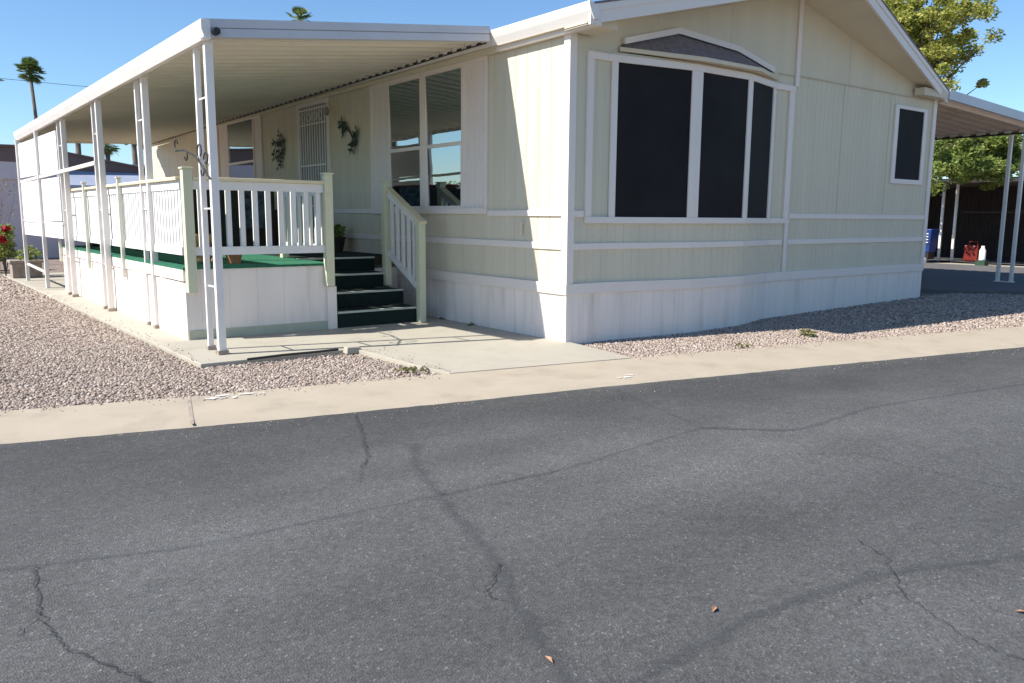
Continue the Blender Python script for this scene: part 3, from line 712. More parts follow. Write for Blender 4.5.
for y_a, y_b in zip(yy, yy[1:]):
    A = []; 
    for y_ in (y_a, y_b):
        x = xe(y_); z = zc(x, y_)
        A.append([(x + .02, y_, z - .14), (x - .03, y_, z - .14), (x - .06, y_, z - .06), (x - .06, y_, z + .02), (x + .02, y_, z + .02)])
    for i in range(5):
        j = (i + 1) % 5; og.poly([A[0][i], A[1][i], A[1][j], A[0][j]])
    if y_a == yy[0]: og.poly(A[0])
    if y_b == yy[-1]: og.poly(A[1][::-1])
og.build('gutter', 'metalwhite', cover)
MB().tube([(xe(YA) + .06, YA - .04, 2.885), (xe(YA) + .06, YA - .10, 2.885)], .033, 10).build('gutter_outlet', 'black', cover)
fe = MB(); fe.bar((xe(12.1), 12.1, 2.70), (-.2, 15.9, 3.10), .04, .11); fe.build('end_fascia', 'pan', cover)
hj = MB(); 
y = YA + .05
zz = []
while y < 15.5: zz += [(y, .0), (y + .1, .0), (y + .1, .02), (y + .2, .02)]; y += .2
b0 = len(hj.v)
for y_, dz in zz: hj.v.append((-.155, y_, zc(-.155, y_) - .135)); hj.v.append((-.155, y_, zc(-.155, y_) - .105 + dz - .015))
for i in range(len(zz) - 1): hj.f.append((b0 + 2 * i, b0 + 2 * i + 2, b0 + 2 * i + 3, b0 + 2 * i + 1))
hj.build('wall_hanger', 'black', cover)
def post_pair(y_a, y_b, x):
    zt_ = zc(x, y_a) - .10; legs = []
    for y_, w_ in ((y_a, .036), (y_b, .026)):
        p = MB().box((x - w_, y_ - w_ * .8, .0), (x + w_, y_ + w_ * .8, zt_)).build('post', 'metalwhite', cover, bevel=.005); legs.append(p)
        MB().box((x - w_ - .012, y_ - w_ - .012, .001), (x + w_ + .012, y_ + w_ + .012, .04)).build('base_plate', 'block', p)
        MB().box((x - w_ - .006, y_ - w_ - .006, zt_ - .05), (x + w_ + .006, y_ + w_ + .006, zt_ + .015)).build('top_bracket', 'metalwhite', p)
    for z in (.62, 1.35, 2.35):
        MB().box((x - .005, y_a + .03, z), (x + .005, y_b - .022, z + .014)).build('cross_bar', 'metalwhite', legs[0])
for y_a, y_b, x in ((1.28, 1.62, -3.17), (3.5, 3.85, -3.19), (5.6, 5.92, -3.27), (8.0, 8.42, -3.32)): post_pair(y_a, y_b, x)
for y_, x in ((10.0, -3.43), (12.0, -3.5)):
    m = MB(); m.box((x - .03, y_ - .04, 0), (x + .03, y_ + .04, zc(x, y_) - .12)); m.build('post', 'metalwhite', cover, bevel=.004)
def xp(y): return float(np.interp(y, [1.3, 8.2, 12], [-3.18, -3.34, -3.49]))
sbm = MB(); sbm.bar((xp(5.9), 5.9, 1.98), (xp(12.1), 12.1, 1.90), .03, .05); sbm.bar((xp(8.4), 8.4, 1.14), (xp(12.1), 12.1, 1.17), .03, .04); sbm.bar((xp(10), 10, .26), (xp(12.1), 12.1, .33), .03, .04)
sbm.build('screen_rail', 'metalwhite', cover)
M['panelw'] = mat('white_screen_panel', (.80, .77, .78), .6, .03, 3)
for y_a, y_b in ((8.48, 9.93), (10.07, 11.93)):
    for z0, z1 in ((.90, 1.13), (1.18, 1.88), (1.97, 2.60)):
        m = MB(); m.hexa([(xp(y_a) - .008, y_a, z0), (xp(y_b) - .008, y_b, z0), (xp(y_b) + .008, y_b, z0), (xp(y_a) + .008, y_a, z0), (xp(y_a) - .008, y_a, z1), (xp(y_b) - .008, y_b, z1), (xp(y_b) + .008, y_b, z1), (xp(y_a) + .008, y_a, z1)])
        m.build('screen_panel', 'panelw', cover)
# plant hook on the first post
hk = MB()
def scroll(c, r, a0, a1, n=14, k=.5): return [(-3.22, c[0] + r * (1 - k * i / n) * math.cos(a0 + (a1 - a0) * i / n), c[1] + r * (1 - k * i / n) * math.sin(a0 + (a1 - a0) * i / n)) for i in range(n)]
hk.tube([(-3.22, 2.30, 1.93), (-3.22, 2.0, 1.92), (-3.22, 1.62, 1.84), (-3.22, 1.23, 1.62)], .009, 6)
for c, r, a0, a1 in (((2.25, 1.99), .07, -1.5, 3.5), ((1.95, 1.86), .06, 1.5, 6.5), ((1.5, 1.88), .08, -1, 5), ((1.32, 1.80), .07, 0, 6), ((1.45, 1.70), .06, 2, 7)): hk.tube(scroll(c, r, a0, a1), .007, 5)
tag(hk.build('plant_hanger', 'black'), 'black wrought iron scroll plant hanger on the nearest patio post', 'plant hanger')

# ------------------------------------------------------------------ porch deck
deck = thing('porch_deck', (-3.15, 2.35, 0), 'raised white porch deck with green turf floor, railings and steps', 'porch deck')
DZ = .76; XL = -3.18; XI = -1.52; YD = 2.35; YS = 3.5; YE = 9.4
fl = MB(); fl.poly([(XL - .015, YD - .015, DZ), (XI, YD - .015, DZ), (XI, YS, DZ), (-.0, YS, DZ), (-.0, YE, DZ), (XL - .08, YE, DZ)])
fl.hexa([(XL - .02, YD - .02, DZ - .025), (XI, YD - .02, DZ - .025), (XI, YD, DZ - .025), (XL - .02, YD, DZ - .025), (XL - .02, YD - .02, DZ - .001), (XI, YD - .02, DZ - .001), (XI, YD, DZ - .001), (XL - .02, YD, DZ - .001)])
fl.hexa([(XL - .02, YD, DZ - .025), (XL, YD, DZ - .025), (XL - .06, YE, DZ - .025), (XL - .085, YE, DZ - .025), (XL - .02, YD, DZ - .001), (XL, YD, DZ - .001), (XL - .06, YE, DZ - .001), (XL - .085, YE, DZ - .001)])
fl.build('floor', 'carpet', deck)
skm = MB(); grooved(skm, [(XL, YD), (XI, YD)], .0, DZ - .027, .3, .008, .004); grooved(skm, [(XL - .065, YE), (XL, YD)], .0, .60, .6, .008, .004)
skm.poly([(XI, YD, 0), (XI, YS, 0), (XI, YS, DZ - .02), (XI, YD, DZ - .02)]); skm.poly([(-.02, YS + .03, 0), (XI, YS + .03, 0), (XI, YS + .03, .6), (-.02, YS + .03, .6)])
skm.hexa([(XL - .018, YD, .615), (XL, YD, .615), (XL - .065, YE, .615), (XL - .083, YE, .615), (XL - .018, YD, DZ - .027), (XL, YD, DZ - .027), (XL - .065, YE, DZ - .027), (XL - .083, YE, DZ - .027)])
skm.build('skirt_board', 'skirt', deck)
MB().box((XL + .01, YD - .012, 0), (XI - .01, YD - .001, .095)).build('kick_board', 'kick', deck)
rl = MB()   # cap rails and end posts
def post(x, y, z0, z1, w=.095, m='cream', parent=None, cap=True):
    o = MB().box((x - w / 2, y - w / 2, z0), (x + w / 2, y + w / 2, z1))
    if cap: o.box((x - w / 2 - .012, y - w / 2 - .012, z1), (x + w / 2 + .012, y + w / 2 + .012, z1 + .02))
    return o.build('railing_post', m, parent or deck, bevel=.006)
post(-3.13, YD - .055, .50, 1.755); post(-1.60, YD - .055, .50, 1.755); post(-1.56, 3.72, DZ, 1.70, .09)
MB().box((-1.62, YD - .04, 0), (-1.51, YD - .004, .49)).build('corner_board', 'skirt', deck)
def xs_(y): return -3.16 - .012 * (y - 2.35)
for y_ in (4.86, 7.0, 9.3): post(xs_(y_) - .045, y_, .50, 1.74, .045, 'postpale')
def railing(p, q, z0, z1, n, dens_w=.035, capm='creamcap', skip=()):
    p = Vector((p[0], p[1], 0)); q = Vector((q[0], q[1], 0))
    r = MB(); r.bar((p.x, p.y, z1 - .02), (q.x, q.y, z1 - .02), .10, .035)
    o = r.build('cap_rail', capm, deck, bevel=.006)
    r = MB(); r.bar((p.x, p.y, z1 - .085), (q.x, q.y, z1 - .085), .035, .09); r.build('top_rail', 'baluster', o)
    r = MB(); r.bar((p.x, p.y, z0 + .04), (q.x, q.y, z0 + .04), .04, .085); r.build('bottom_rail', 'baluster', o)
    d = (q - p).normalized(); nn = Vector((-d.y, d.x, 0))
    for i in range(n):
        t = (i + .6) / n; c = p.lerp(q, t) - nn * -.03
        s = dens_w / 2; a_, b_ = d * s, nn * s * .9
        m = MB(); m.hexa([Vector((*(c - a_ - b_).xy, z0 + .01)), Vector((*(c + a_ - b_).xy, z0 + .01)), Vector((*(c + a_ + b_).xy, z0 + .01)), Vector((*(c - a_ + b_).xy, z0 + .01)), Vector((*(c - a_ - b_).xy, z1 - .05)), Vector((*(c + a_ - b_).xy, z1 - .05)), Vector((*(c + a_ + b_).xy, z1 - .05)), Vector((*(c - a_ + b_).xy, z1 - .05))])
        m.build('baluster', 'baluster', o)
railing((-3.08, YD - .05), (-1.65, YD - .05), .885, 1.685, 10, .05)
railing((-1.57, YD + .0), (-1.57, 3.67), .885, 1.66, 8, .04)
railing((xs_(9.25), 9.25), (xs_(2.4), 2.4), .885, 1.685, 60, .082)
# steps
STX0, STX1 = -1.50, -.40
for k in range(4):
    y0_ = 2.33 + .385 * k; z = .19 * (k + 1)
    s = MB(); s.box((STX0, y0_, z - .19), (STX1, y0_ + .385 if k < 3 else YS + .03, z - .004)); 
    if k < 3: s.box((STX0, y0_ + .385, 0), (STX1, y0_ + .40, z - .19 + .0001))
    so_ = s.build('step', 'stepcarpet', deck)
    MB().box((STX0 + .005, y0_ - .018, z - .022), (STX1 - .005, y0_ + .035, z)).build('nosing', 'nosing', so_)
MB().poly([(-1.5, YS + .035, DZ + .003), (-.02, YS + .035, DZ + .003), (-.02, 5.2, DZ + .003), (-1.5, 5.2, DZ + .003)]).build('mat', 'stepcarpet', deck)  # no real mat: added dark sheet paints the shade on the deck carpet
# stair railing on the right
post(-.40, 2.27, .0, 1.23, .09); post(-.43, 3.08, .40, 1.72, .09, 'cream')
sr = MB(); sr.bar((-.40, 2.20, 1.22), (-.42, 3.14, 1.70), .10, .035); srail = sr.build('cap_rail', 'creamcap', deck, bevel=.006)
m = MB(); m.bar((-.40, 2.30, .42), (-.42, 3.05, .83), .035, .08); m.build('bottom_rail', 'baluster', srail)
m = MB(); m.bar((-.40, 2.30, 1.20), (-.42, 3.05, 1.58), .03, .07); m.build('top_rail', 'baluster', srail)
for i in range(5):
    t = (i + .7) / 5.4; y_ = 2.3 + .75 * t; MB().box((-.43, y_ - .02, .42 + .41 * t), (-.395, y_ + .02, 1.19 + .38 * t)).build('baluster', 'baluster', srail)

# ------------------------------------------------------------------ things on the porch
def chair(loc, rz, label):
    t = thing('patio_chair', (0, 0, 0), label, 'chair', 'dark wicker chairs on the porch')
    m = MB(); m.box((-.28, -.27, .30), (.28, .27, .38)); m.build('seat', 'wicker', t, bevel=.02)
    m = MB(); m.hexa([(-.28, .22, .36), (.28, .22, .36), (.28, .29, .36), (-.28, .29, .36), (-.26, .33, .95), (.26, .33, .95), (.26, .38, .95), (-.26, .38, .95)]); m.build('backrest', 'wicker', t, bevel=.02)
    for s in (-1, 1):
        m = MB(); m.box((s * .28 - .035, -.27, .55), (s * .28 + .035, .28, .60)); m.box((s * .28 - .025, -.27, .38), (s * .28 + .025, -.22, .55)); m.build('armrest', 'wicker', t, bevel=.01)
        for y_ in (-.25, .25): m = MB(); m.box((s * .25 - .025, y_ - .025, 0), (s * .25 + .025, y_ + .025, .31)); m.build('leg', 'wicker', t)
    m = MB(); m.box((-.25, -.26, .385), (.25, .2, .47)); m.box((-.24, .16, .48), (.24, .24, .85)); m.build('cushion', 'redcush', t, bevel=.03)
    t.location = loc; t.rotation_euler = (0, 0, rz); return t
sofa = thing('porch_sofa', (-1.7, 5.7, DZ), 'dark wicker sofa with dull red cushions behind the front railing', 'sofa')
m = MB(); m.box((-2.45, 5.55, DZ + .08), (-1.0, 6.2, DZ + .40)); m.build('seat', 'wicker', sofa, bevel=.02)
m = MB(); m.box((-2.45, 5.42, DZ + .08), (-1.0, 5.54, DZ + .92)); m.build('backrest', 'wicker', sofa, bevel=.03)
for x_ in (-2.52, -.98): m = MB(); m.box((x_ - .05, 5.45, DZ + .05), (x_ + .05, 6.2, DZ + .62)); m.build('armrest', 'wicker', sofa, bevel=.02)
for x_ in (-2.4, -1.75): m = MB(); m.box((x_, 5.56, DZ + .42), (x_ + .62, 5.72, DZ + .98)); m.build('cushion', 'redcush', sofa, bevel=.04)
m = MB(); m.hexa([(-1.5, 5.395, DZ + .35), (-1.1, 5.395, DZ + .35), (-1.1, 5.415, DZ + .35), (-1.5, 5.415, DZ + .35), (-1.5, 5.395, DZ + .95), (-1.1, 5.395, DZ + .95), (-1.1, 5.415, DZ + .95), (-1.5, 5.415, DZ + .95)]); m.build('throw_blanket', 'throw', sofa)
chair((-2.35, 6.5, DZ + .004), -1.3, 'dark wicker chair with red cushion nearest the side railing')
chair((-1.0, 8.3, DZ + .004), 2.4, 'dark wicker chair with red cushion under the far porch window')
gr = thing('covered_grill', (-.6, 9.2, DZ), 'tall dark covered grill beyond the chairs on the porch', 'grill')
m = MB(); m.hexa([(-1.25, 9.0, DZ + .08), (-.25, 9.0, DZ + .08), (-.25, 9.38, DZ + .08), (-1.25, 9.38, DZ + .08), (-1.15, 9.02, DZ + 1.0), (-.35, 9.02, DZ + 1.0), (-.35, 9.3, DZ + 1.0), (-1.15, 9.3, DZ + 1.0)]); m.build('grill_cover', mat('black_vinyl', (.02, .022, .025), .6, .3, 4, .5, 8), gr, bevel=.05)
for x in (-1.2, -.3): MB().tube([(x - .03, 9.2, DZ + .07), (x + .03, 9.2, DZ + .07)], .07, 12).build('wheel', 'black', gr)
bx = thing('storage_bench', (-2.3, 8.9, DZ), 'low dark brown storage bench at the far end of the porch', 'storage bench')
m = MB(); m.box((-2.9, 8.7, DZ + .003), (-1.7, 9.3, DZ + .55)); m.build('box', 'wicker', bx, bevel=.01)
m = MB(); m.box((-2.93, 8.67, DZ + .552), (-1.67, 9.33, DZ + .60)); m.build('lid', 'wicker', bx, bevel=.01)
dg = thing('plush_dog', (-2.76, 3.1, DZ), 'small tan stuffed dog sitting behind the front railing', 'stuffed toy')
def ell(mb, c, r, n=10, k=7):
    prof = [(max(.001, math.sin(math.pi * i / k)), -math.cos(math.pi * i / k)) for i in range(k + 1)]
    b0 = len(mb.v); mb.lathe((0, 0, 0), prof, n)
    for i in range(b0, len(mb.v)): v = mb.v[i]; mb.v[i] = (c[0] + v[0] * r[0], c[1] + v[1] * r[1], c[2] + v[2] * r[2])
m = MB(); ell(m, (-2.76, 3.1, DZ + .13), (.10, .11, .13)); ell(m, (-2.78, 3.0, DZ + .27), (.08, .08, .075)); ell(m, (-2.79, 2.92, DZ + .25), (.035, .05, .03))
for s in (-1, 1): ell(m, (-2.76 + s * .07, 2.98, DZ + .03), (.03, .06, .03)); ell(m, (-2.78 + s * .075, 3.0, DZ + .27), (.02, .035, .06))
m.build('body', 'tan', dg, smooth=True)
pt = thing('terracotta_pot', (-2.45, 3.0, DZ), 'small terracotta pot on the turf floor behind the front railing', 'flower pot')
MB().lathe((-2.5, 2.85, DZ + .002), [(.07, 0), (.10, .13), (.12, .135), (.12, .17), (.10, .17), (.09, .12)], 16).build('pot', 'terra', pt, smooth=False)
m = MB(); leafpatch(m, (-2.5, 2.85, DZ + .19), (.06, 0, 0), (0, .06, 0), 24, .08, .012); m.build('soil_plant', 'darkgreen', pt)
pp = thing('porch_planter', (-.28, 4.95, DZ), 'dark planter with green leaves against the wall at the top of the steps', 'potted plant')
MB().lathe((-.28, 4.95, DZ + .006), [(.11, 0), (.15, .2), (.16, .22), (.14, .22), (.13, .17)], 14).build('pot', 'wicker', pp)

def foliage(mb_v, mb_f, centers, rad, n, size, flat=.5, asp=.45, seed=0):
    r = np.random.default_rng(seed)
    C_ = np.array(centers); idx = r.integers(0, len(C_), n)
    d = r.normal(size=(n, 3)); d /= np.linalg.norm(d, axis=1)[:, None]
    rr = r.random(n) ** .45; Rr = np.array(rad) if hasattr(rad, '__len__') else np.full(len(C_), rad)
    P_ = C_[idx] + d * (rr * Rr[idx])[:, None] * np.array([1, 1, .75])
    a = r.normal(size=(n, 3)); a[:, 2] *= flat; a /= np.linalg.norm(a, axis=1)[:, None]
    b = np.cross(a, r.normal(size=(n, 3))); b /= np.linalg.norm(b, axis=1)[:, None]
    s = (size * r.uniform(.6, 1.3, n))[:, None]
    q = np.stack([P_ - a * s, P_ + b * s * asp, P_ + a * s, P_ - b * s * asp], 1)
    return q.reshape(-1, 3)
def quads_obj(name, q, m, parent=None):
    n = len(q) // 4; me = bpy.data.meshes.new(name); me.vertices.add(n * 4); me.vertices.foreach_set('co', q.reshape(-1))
    me.loops.add(n * 4); me.loops.foreach_set('vertex_index', np.arange(n * 4)); me.polygons.add(n)
    me.polygons.foreach_set('loop_start', np.arange(n) * 4); me.polygons.foreach_set('loop_total', np.full(n, 4)); me.update(calc_edges=True)
    me.materials.append(M[m]); o = bpy.data.objects.new(name, me); COL.objects.link(o)
    if parent: o.parent = parent; o.matrix_parent_inverse = Matrix.Translation(-Vector(parent.location))
    return o
quads_obj('leaves', foliage(0, 0, [(-.28, 4.95, DZ + .3)], .16, 160, .05, seed=3), 'leaf2', pp)

# ------------------------------------------------------------------ planters, weeds and bits at ground level
pl = thing('stone_planter', (-3.3, 12.95, 0), 'square weathered block planter under the far end of the patio cover', 'planter')
m = MB(); m.box((-3.68, 12.75, 0), (-3.15, 13.2, .30)); m.box((-3.72, 12.71, .30), (-3.11, 13.24, .36)); m.build('pot', 'block', pl, bevel=.015)
quads_obj('foliage', foliage(0, 0, [(-3.4, 12.95, .44), (-3.3, 12.98, .5)], .2, 200, .05, seed=5), 'leaf2', pl)
fp = thing('flowering_plant', (-3.72, 13.6, 0), 'red-flowered shrub beside the block planter at the far left', 'plant')
m = MB()
for i in range(6): m.tube([(-3.72, 13.6, 0), (-3.72 + random.uniform(-.1, .1), 13.6, .5), (-3.72 + random.uniform(-.2, .2), 13.6 + random.uniform(-.2, .2), random.uniform(.8, 1.1))], [.012, .008, .004], 5)
m.build('stem', 'bark', fp)
quads_obj('foliage', foliage(0, 0, [(-3.75, 13.6, .75), (-3.65, 13.6, .95), (-3.8, 13.6, .5)], .2, 450, .05, seed=6), 'leaf2', fp)
quads_obj('flower', foliage(0, 0, [(-3.74, 13.5, .76), (-3.66, 13.5, .98)], .085, 90, .05, asp=.9, seed=8), 'flower', fp)
for i, (x, y, r_, lab) in enumerate(((-4.4, 15.6, .45, 'low dark bush at the left edge in front of the neighbouring wall'), (-3.6, 16.3, .4, 'low dark bush beside the flowering plant near the neighbouring wall'))):
    b_ = thing('bush', (x, y, 0), lab, 'bush')
    q_ = foliage(0, 0, [(x + random.uniform(-r_, r_), y + random.uniform(-.2, .2), random.uniform(.2, .75)) for _ in range(8)], .26, 1500, .05, seed=20 + i); quads_obj('foliage', q_, 'leaf2', b_)
    m = MB(); m.tube([(x, y, 0), (x, y, .4)], .03, 6); m.build('trunk', 'bark', b_)
bs = thing('bare_shrub', (-3.35, 18.6, 0), 'leafless pinkish shrub against the pale neighbouring wall', 'shrub')
m = MB()
for i in range(11):
    a_ = random.uniform(0, 6.28); p = Vector((-3.35, 18.6, .2)); q0 = [p]
    for s in range(4): q0.append(q0[-1] + Vector((math.cos(a_) * random.uniform(.0, .2), math.sin(a_) * random.uniform(0, .2), random.uniform(.35, .62))))
    m.tube(q0, [.012, .009, .006, .004, .002], 4)
m.build('stem', 'twig', bs)
quads_obj('foliage', foliage(0, 0, [(-3.35 + random.uniform(-.4, .4), 18.6, random.uniform(1.2, 2.2)) for _ in range(8)], .3, 220, .035, seed=12), 'weed', bs)
for i, (x, y, r_, n_) in enumerate(((2.68, -1.22, .11, 200), (-.07, 2.38, .05, 50), (-.07, 1.68, .05, 60), (-2.08, -.50, .07, 60), (-2.2, -.4, .04, 30), (1.3, -1.25, .06, 50), (6.2, -2.2, .09, 70))):
    labs = ['pale green weed patch in the gravel below the bow window', 'dry tuft at the foot of the white skirting nearest the steps', 'dry tuft at the foot of the skirting midway to the corner', 'dry brown weeds at the gravel tip beside the concrete walk', 'few brown stalks in the gravel next to the walk edge', 'small weed at the kerb edge in front of the bow window', 'weed tuft at the kerb edge before the right-hand wall']
    cat = 'weed'; q_ = foliage(0, 0, [(x + random.uniform(-r_, r_), y + random.uniform(-r_, r_), h(x, y) + .03) for _ in range(6)], r_ * .5, n_, .022, seed=40 + i)
    tag(quads_obj('weed_tuft', q_, 'weed'), labs[i], cat)
for (x, y, a_, lab) in ((-3.46, -4.75, .4, 'dry orange leaf on the asphalt, middle one of three'), (-4.11, -4.66, 1.5, 'dry orange leaf on the asphalt near the bottom centre'), (-2.64, -5.38, 2.3, 'dry orange leaf on the asphalt at the right edge')):
    z = zr((x, y)) + .004; c_, s_ = math.cos(a_), math.sin(a_)
    m = MB(); P4 = [(-.022, 0, 0), (0, .009, .008), (.021, 0, .003), (0, -.009, .006)]
    m.poly([(x + p[0] * c_ - p[1] * s_, y + p[0] * s_ + p[1] * c_, z + p[2]) for p in P4])
    tag(m.build('fallen_leaf', 'litter'), lab, 'leaf', 'dry leaves on the road')
cbk = MB(); 
cbk.hexa([(-2.14, .76, -.03), (-1.98, .76, -.03), (-1.98, .86, -.03), (-2.14, .86, -.03), (-2.13, .77, .035), (-1.99, .77, .03), (-1.99, .85, .03), (-2.13, .85, .035)])
tag(cbk.build('concrete_chunk', 'conc', bevel=.006), 'small broken concrete chunk at the slab corner beside the gravel', 'concrete chunk')
hs = MB(); hs.tube([(-3.10, .80, .012), (-2.75, .83, .014), (-2.45, .81, .016), (-2.2, .83, .014)], .012, 6)
tag(hs.build('dark_hose', 'black'), 'short dark hose lying along the front edge of the slab', 'hose')

# ------------------------------------------------------------------ carport on the right
cp_ = thing('carport', (7.6, 0, 0), 'carport roof of ribbed metal on the right side of the house', 'carport')
XO = 11.6
def zk(x): return 3.26 - .043 * (x - 7.6)
pr2 = []; y = -.08
while y < 9:
    for dy_, dz in ((0, 0), (.09, 0), (.11, -.10), (.23, -.10), (.25, 0)): pr2.append((y + dy_, dz))
    y += .25
m = MB(); b0 = 0
for yy_, dz in pr2: m.v.append((7.55, yy_, zk(7.55) - .055 + dz)); m.v.append((XO, yy_, zk(XO) - .055 + dz))
for i in range(len(pr2) - 1): a_ = 2 * i; m.f.append((a_, a_ + 1, a_ + 3, a_ + 2))
m.build('roof_panel', 'pan2', cp_)
m = MB(); m.hexa([(7.62, -.16, zk(7.6) - .12), (XO, -.16, zk(XO) - .13), (XO, -.11, zk(XO) - .13), (7.62, -.11, zk(7.6) - .12), (7.62, -.16, zk(7.6) + .02), (XO, -.16, zk(XO) + .02), (XO, -.11, zk(XO) + .02), (7.62, -.11, zk(7.6) + .02)]); m.build('front_fascia', 'edgegrey', cp_)
m = MB(); m.box((XO - .28, -.08, zk(XO) - .20), (XO - .2, 9, zk(XO) - .158)); m.build('edge_beam', M['darkwood'], cp_)
y = -.08
while y < 4.0: MB().box((XO - .315, y - .01, zk(XO) - .178), (XO - .285, y + .09, zk(XO) - .125)).build('sky_gap_block', 'metalwhite', cp_); y += .25  # added white blocks stand in for sky light showing between the ribs
for y_a in (.17, 4.2): 
    m = MB()
    for y_ in (y_a, y_a + .24): m.box((XO - .275, y_ - .028, 0.05), (XO - .21, y_ + .028, zk(XO) - .175))
    m.box((XO - .29, y_a - .05, .08), (XO - .195, y_a + .29, .145)); m.build('post', 'metalwhite', cp_)

# neighbour's carport and fence beyond
nc = thing('neighbour_carport', (18, 3, 0), 'low dark carport of the neighbour behind the driveway, pale edge on top', 'carport')
m = MB(); m.box((18.4, -14, 2.36), (26, 16, 2.45)); m.build('roof_panel', 'nroof', nc)
m = MB(); m.box((18.35, -14, 2.33), (18.398, 16, 2.42)); m.build('fascia', 'nwall', nc)
m = MB()
for i in range(60): m.box((22.0, -12 + i * .45, 0), (22.03, -12 + i * .45 + .44, 2.34))
m.build('back_wall', 'darkwood', nc)
m = MB(); m.box((18.5, 8, 0), (22, 8.05, 2.3)); m.box((18.6, 1.6, 1.5), (18.62, 4.4, 1.53)); m.build('side_wall', 'darkwood', nc)
for y_ in (4.92, 4.55, -2.0):
    m = MB(); m.box((18.50, y_ - .03, 0), (18.56, y_ + .03, 2.34)); m.build('post', 'metalwhite', nc)
dk = MB(); dk.poly([(18.3, -14, .13), (28, -14, .13), (28, 16, .13), (18.3, 16, .13)]); struct(dk.build('neighbour_floor', 'asphalt'))  # dark floor colour stands in for the shade under this roof
gs = MB(); gs.poly([(17.02, -5, .095), (18.3, -5, .095), (18.3, 14, .095), (17.02, 14, .095)]); struct(gs.build('gravel_strip', 'conc'))
bb = thing('blue_bin', (17.7, 5.1, .1), 'blue plastic bin on a black wheeled stand beside the house corner', 'bin')
bxy = (17.55, 4.85)
m = MB(); m.hexa([(17.5, 4.72, .40), (17.9, 4.72, .40), (17.9, 5.3, .40), (17.5, 5.3, .40), (17.45, 4.66, 1.04), (17.95, 4.66, 1.04), (17.95, 5.36, 1.04), (17.45, 5.36, 1.04)]); m.build('body', 'blue', bb, bevel=.02)
m = MB(); m.box((17.52, 4.74, .2), (17.88, 5.28, .395)); m.build('stand', 'black', bb)
m = MB()
for z in (.66, .74, .82, .90): m.box((17.44, 4.74, z), (17.47, 4.98, z + .025))
m.build('vent_slot', 'whitep', bb)
for y_ in (4.78, 5.1): MB().tube([(17.5, y_, .17), (17.5, y_ + .06, .17)], .07, 12).build('wheel', M['edgegrey'], bb)
rc = thing('red_fuel_can', (17.9, 3.75, .1), 'red plastic fuel can on the ground behind the driveway', 'fuel can')
m = MB(); m.box((18.75, 3.95, .14), (19.0, 4.35, .60)); m.build('body', 'redp', rc, bevel=.04)
m = MB(); m.tube([(18.87, 4.03, .58), (18.87, 4.03, .69), (18.87, 4.25, .69), (18.87, 4.25, .58)], .02, 6); m.build('handle', 'redp', rc)
wj = thing('white_jug', (17.6, 3.4, .1), 'bright white jug standing on a dark block beside the red can', 'jug')
m = MB(); m.lathe((17.5, 3.30, .24), [(.09, 0), (.08, .05), (.08, .26), (.04, .34), (.04, .38)], 14); m.build('body', 'whitep', wj, smooth=True)
m = MB(); m.box((17.38, 3.18, .1), (17.62, 3.42, .238)); m.build('block', 'darkgreen', wj)
# ------------------------------------------------------------------ trees
def leafy_tree(name, base, height, crown_c, crown_r, ncl, nleaf, leaf, label, m='leaf', seed=1, squash=.8, clr=.5, high=False):
    r = np.random.default_rng(seed); t = thing(name, base, label, 'tree')
    cs_ = []
    while len(cs_) < ncl:
        d = r.normal(size=3); d /= np.linalg.norm(d); rad = r.random() ** .4
        wob = .75 + .35 * math.sin(d[0] * 5 + seed) * math.cos(d[1] * 4 - seed) + .15 * math.sin(d[2] * 7)
        p = np.array(crown_c) + d * rad * np.array([crown_r, crown_r, crown_r * squash]) * wob
        cs_.append(p)
    tr_ = MB(); b = Vector(base); top = Vector((crown_c[0], crown_c[1], crown_c[2] - crown_r * squash * .3))
    if high: top = b + Vector((0, -.4, height * .7))
    mid = b.lerp(top, .5) + Vector((.15, -.1 if not high else 0, 0)); r0 = height * .018 + .04
    tr_.tube([b, mid, top], [r0, r0 * .75, r0 * .5], 10); tr_.build('trunk', 'bark', t, smooth=True)
    lb = MB()
    for i in range(0, ncl, max(1, ncl // 45)):
        e = Vector(cs_[i]); s = top if high else mid.lerp(top, r.random()); k = s.lerp(e, .5) + Vector((0, 0, .1 * crown_r * (r.random() - .2)))
        lb.tube([s, k, e], [r0 * (.12 if high else .35), r0 * (.08 if high else .2), .008], 5, False)
    lb.build('limb', 'bark', t)
    quads_obj('crown', foliage(0, 0, cs_, clr * r.uniform(.6, 1.2, ncl), nleaf, leaf, seed=seed + 5), m, t)
    return t
leafy_tree('shade_tree', (25.5, 10.0, 0), 9, (25.5, 10.0, 8.0), 3.15, 300, 42000, .08, 'tall sunlit yellow-green tree rising behind the house roof', 'leaf', 4, 1.0, .36)
leafy_tree('yard_tree', (18.0, 6.2, 0.1), 4, (17.8, 3.85, 3.0), 1.8, 120, 42000, .055, 'low bright green tree in front of the dark neighbouring carport', 'leaf2', 9, .55, .33, high=True)
leafy_tree('yard_tree', (30, -4.5, 0), 5, (30, -4.5, 3.6), 2.2, 50, 10000, .09, 'distant green tree beyond the neighbouring carport roof', 'leaf', 15, .8, .5)

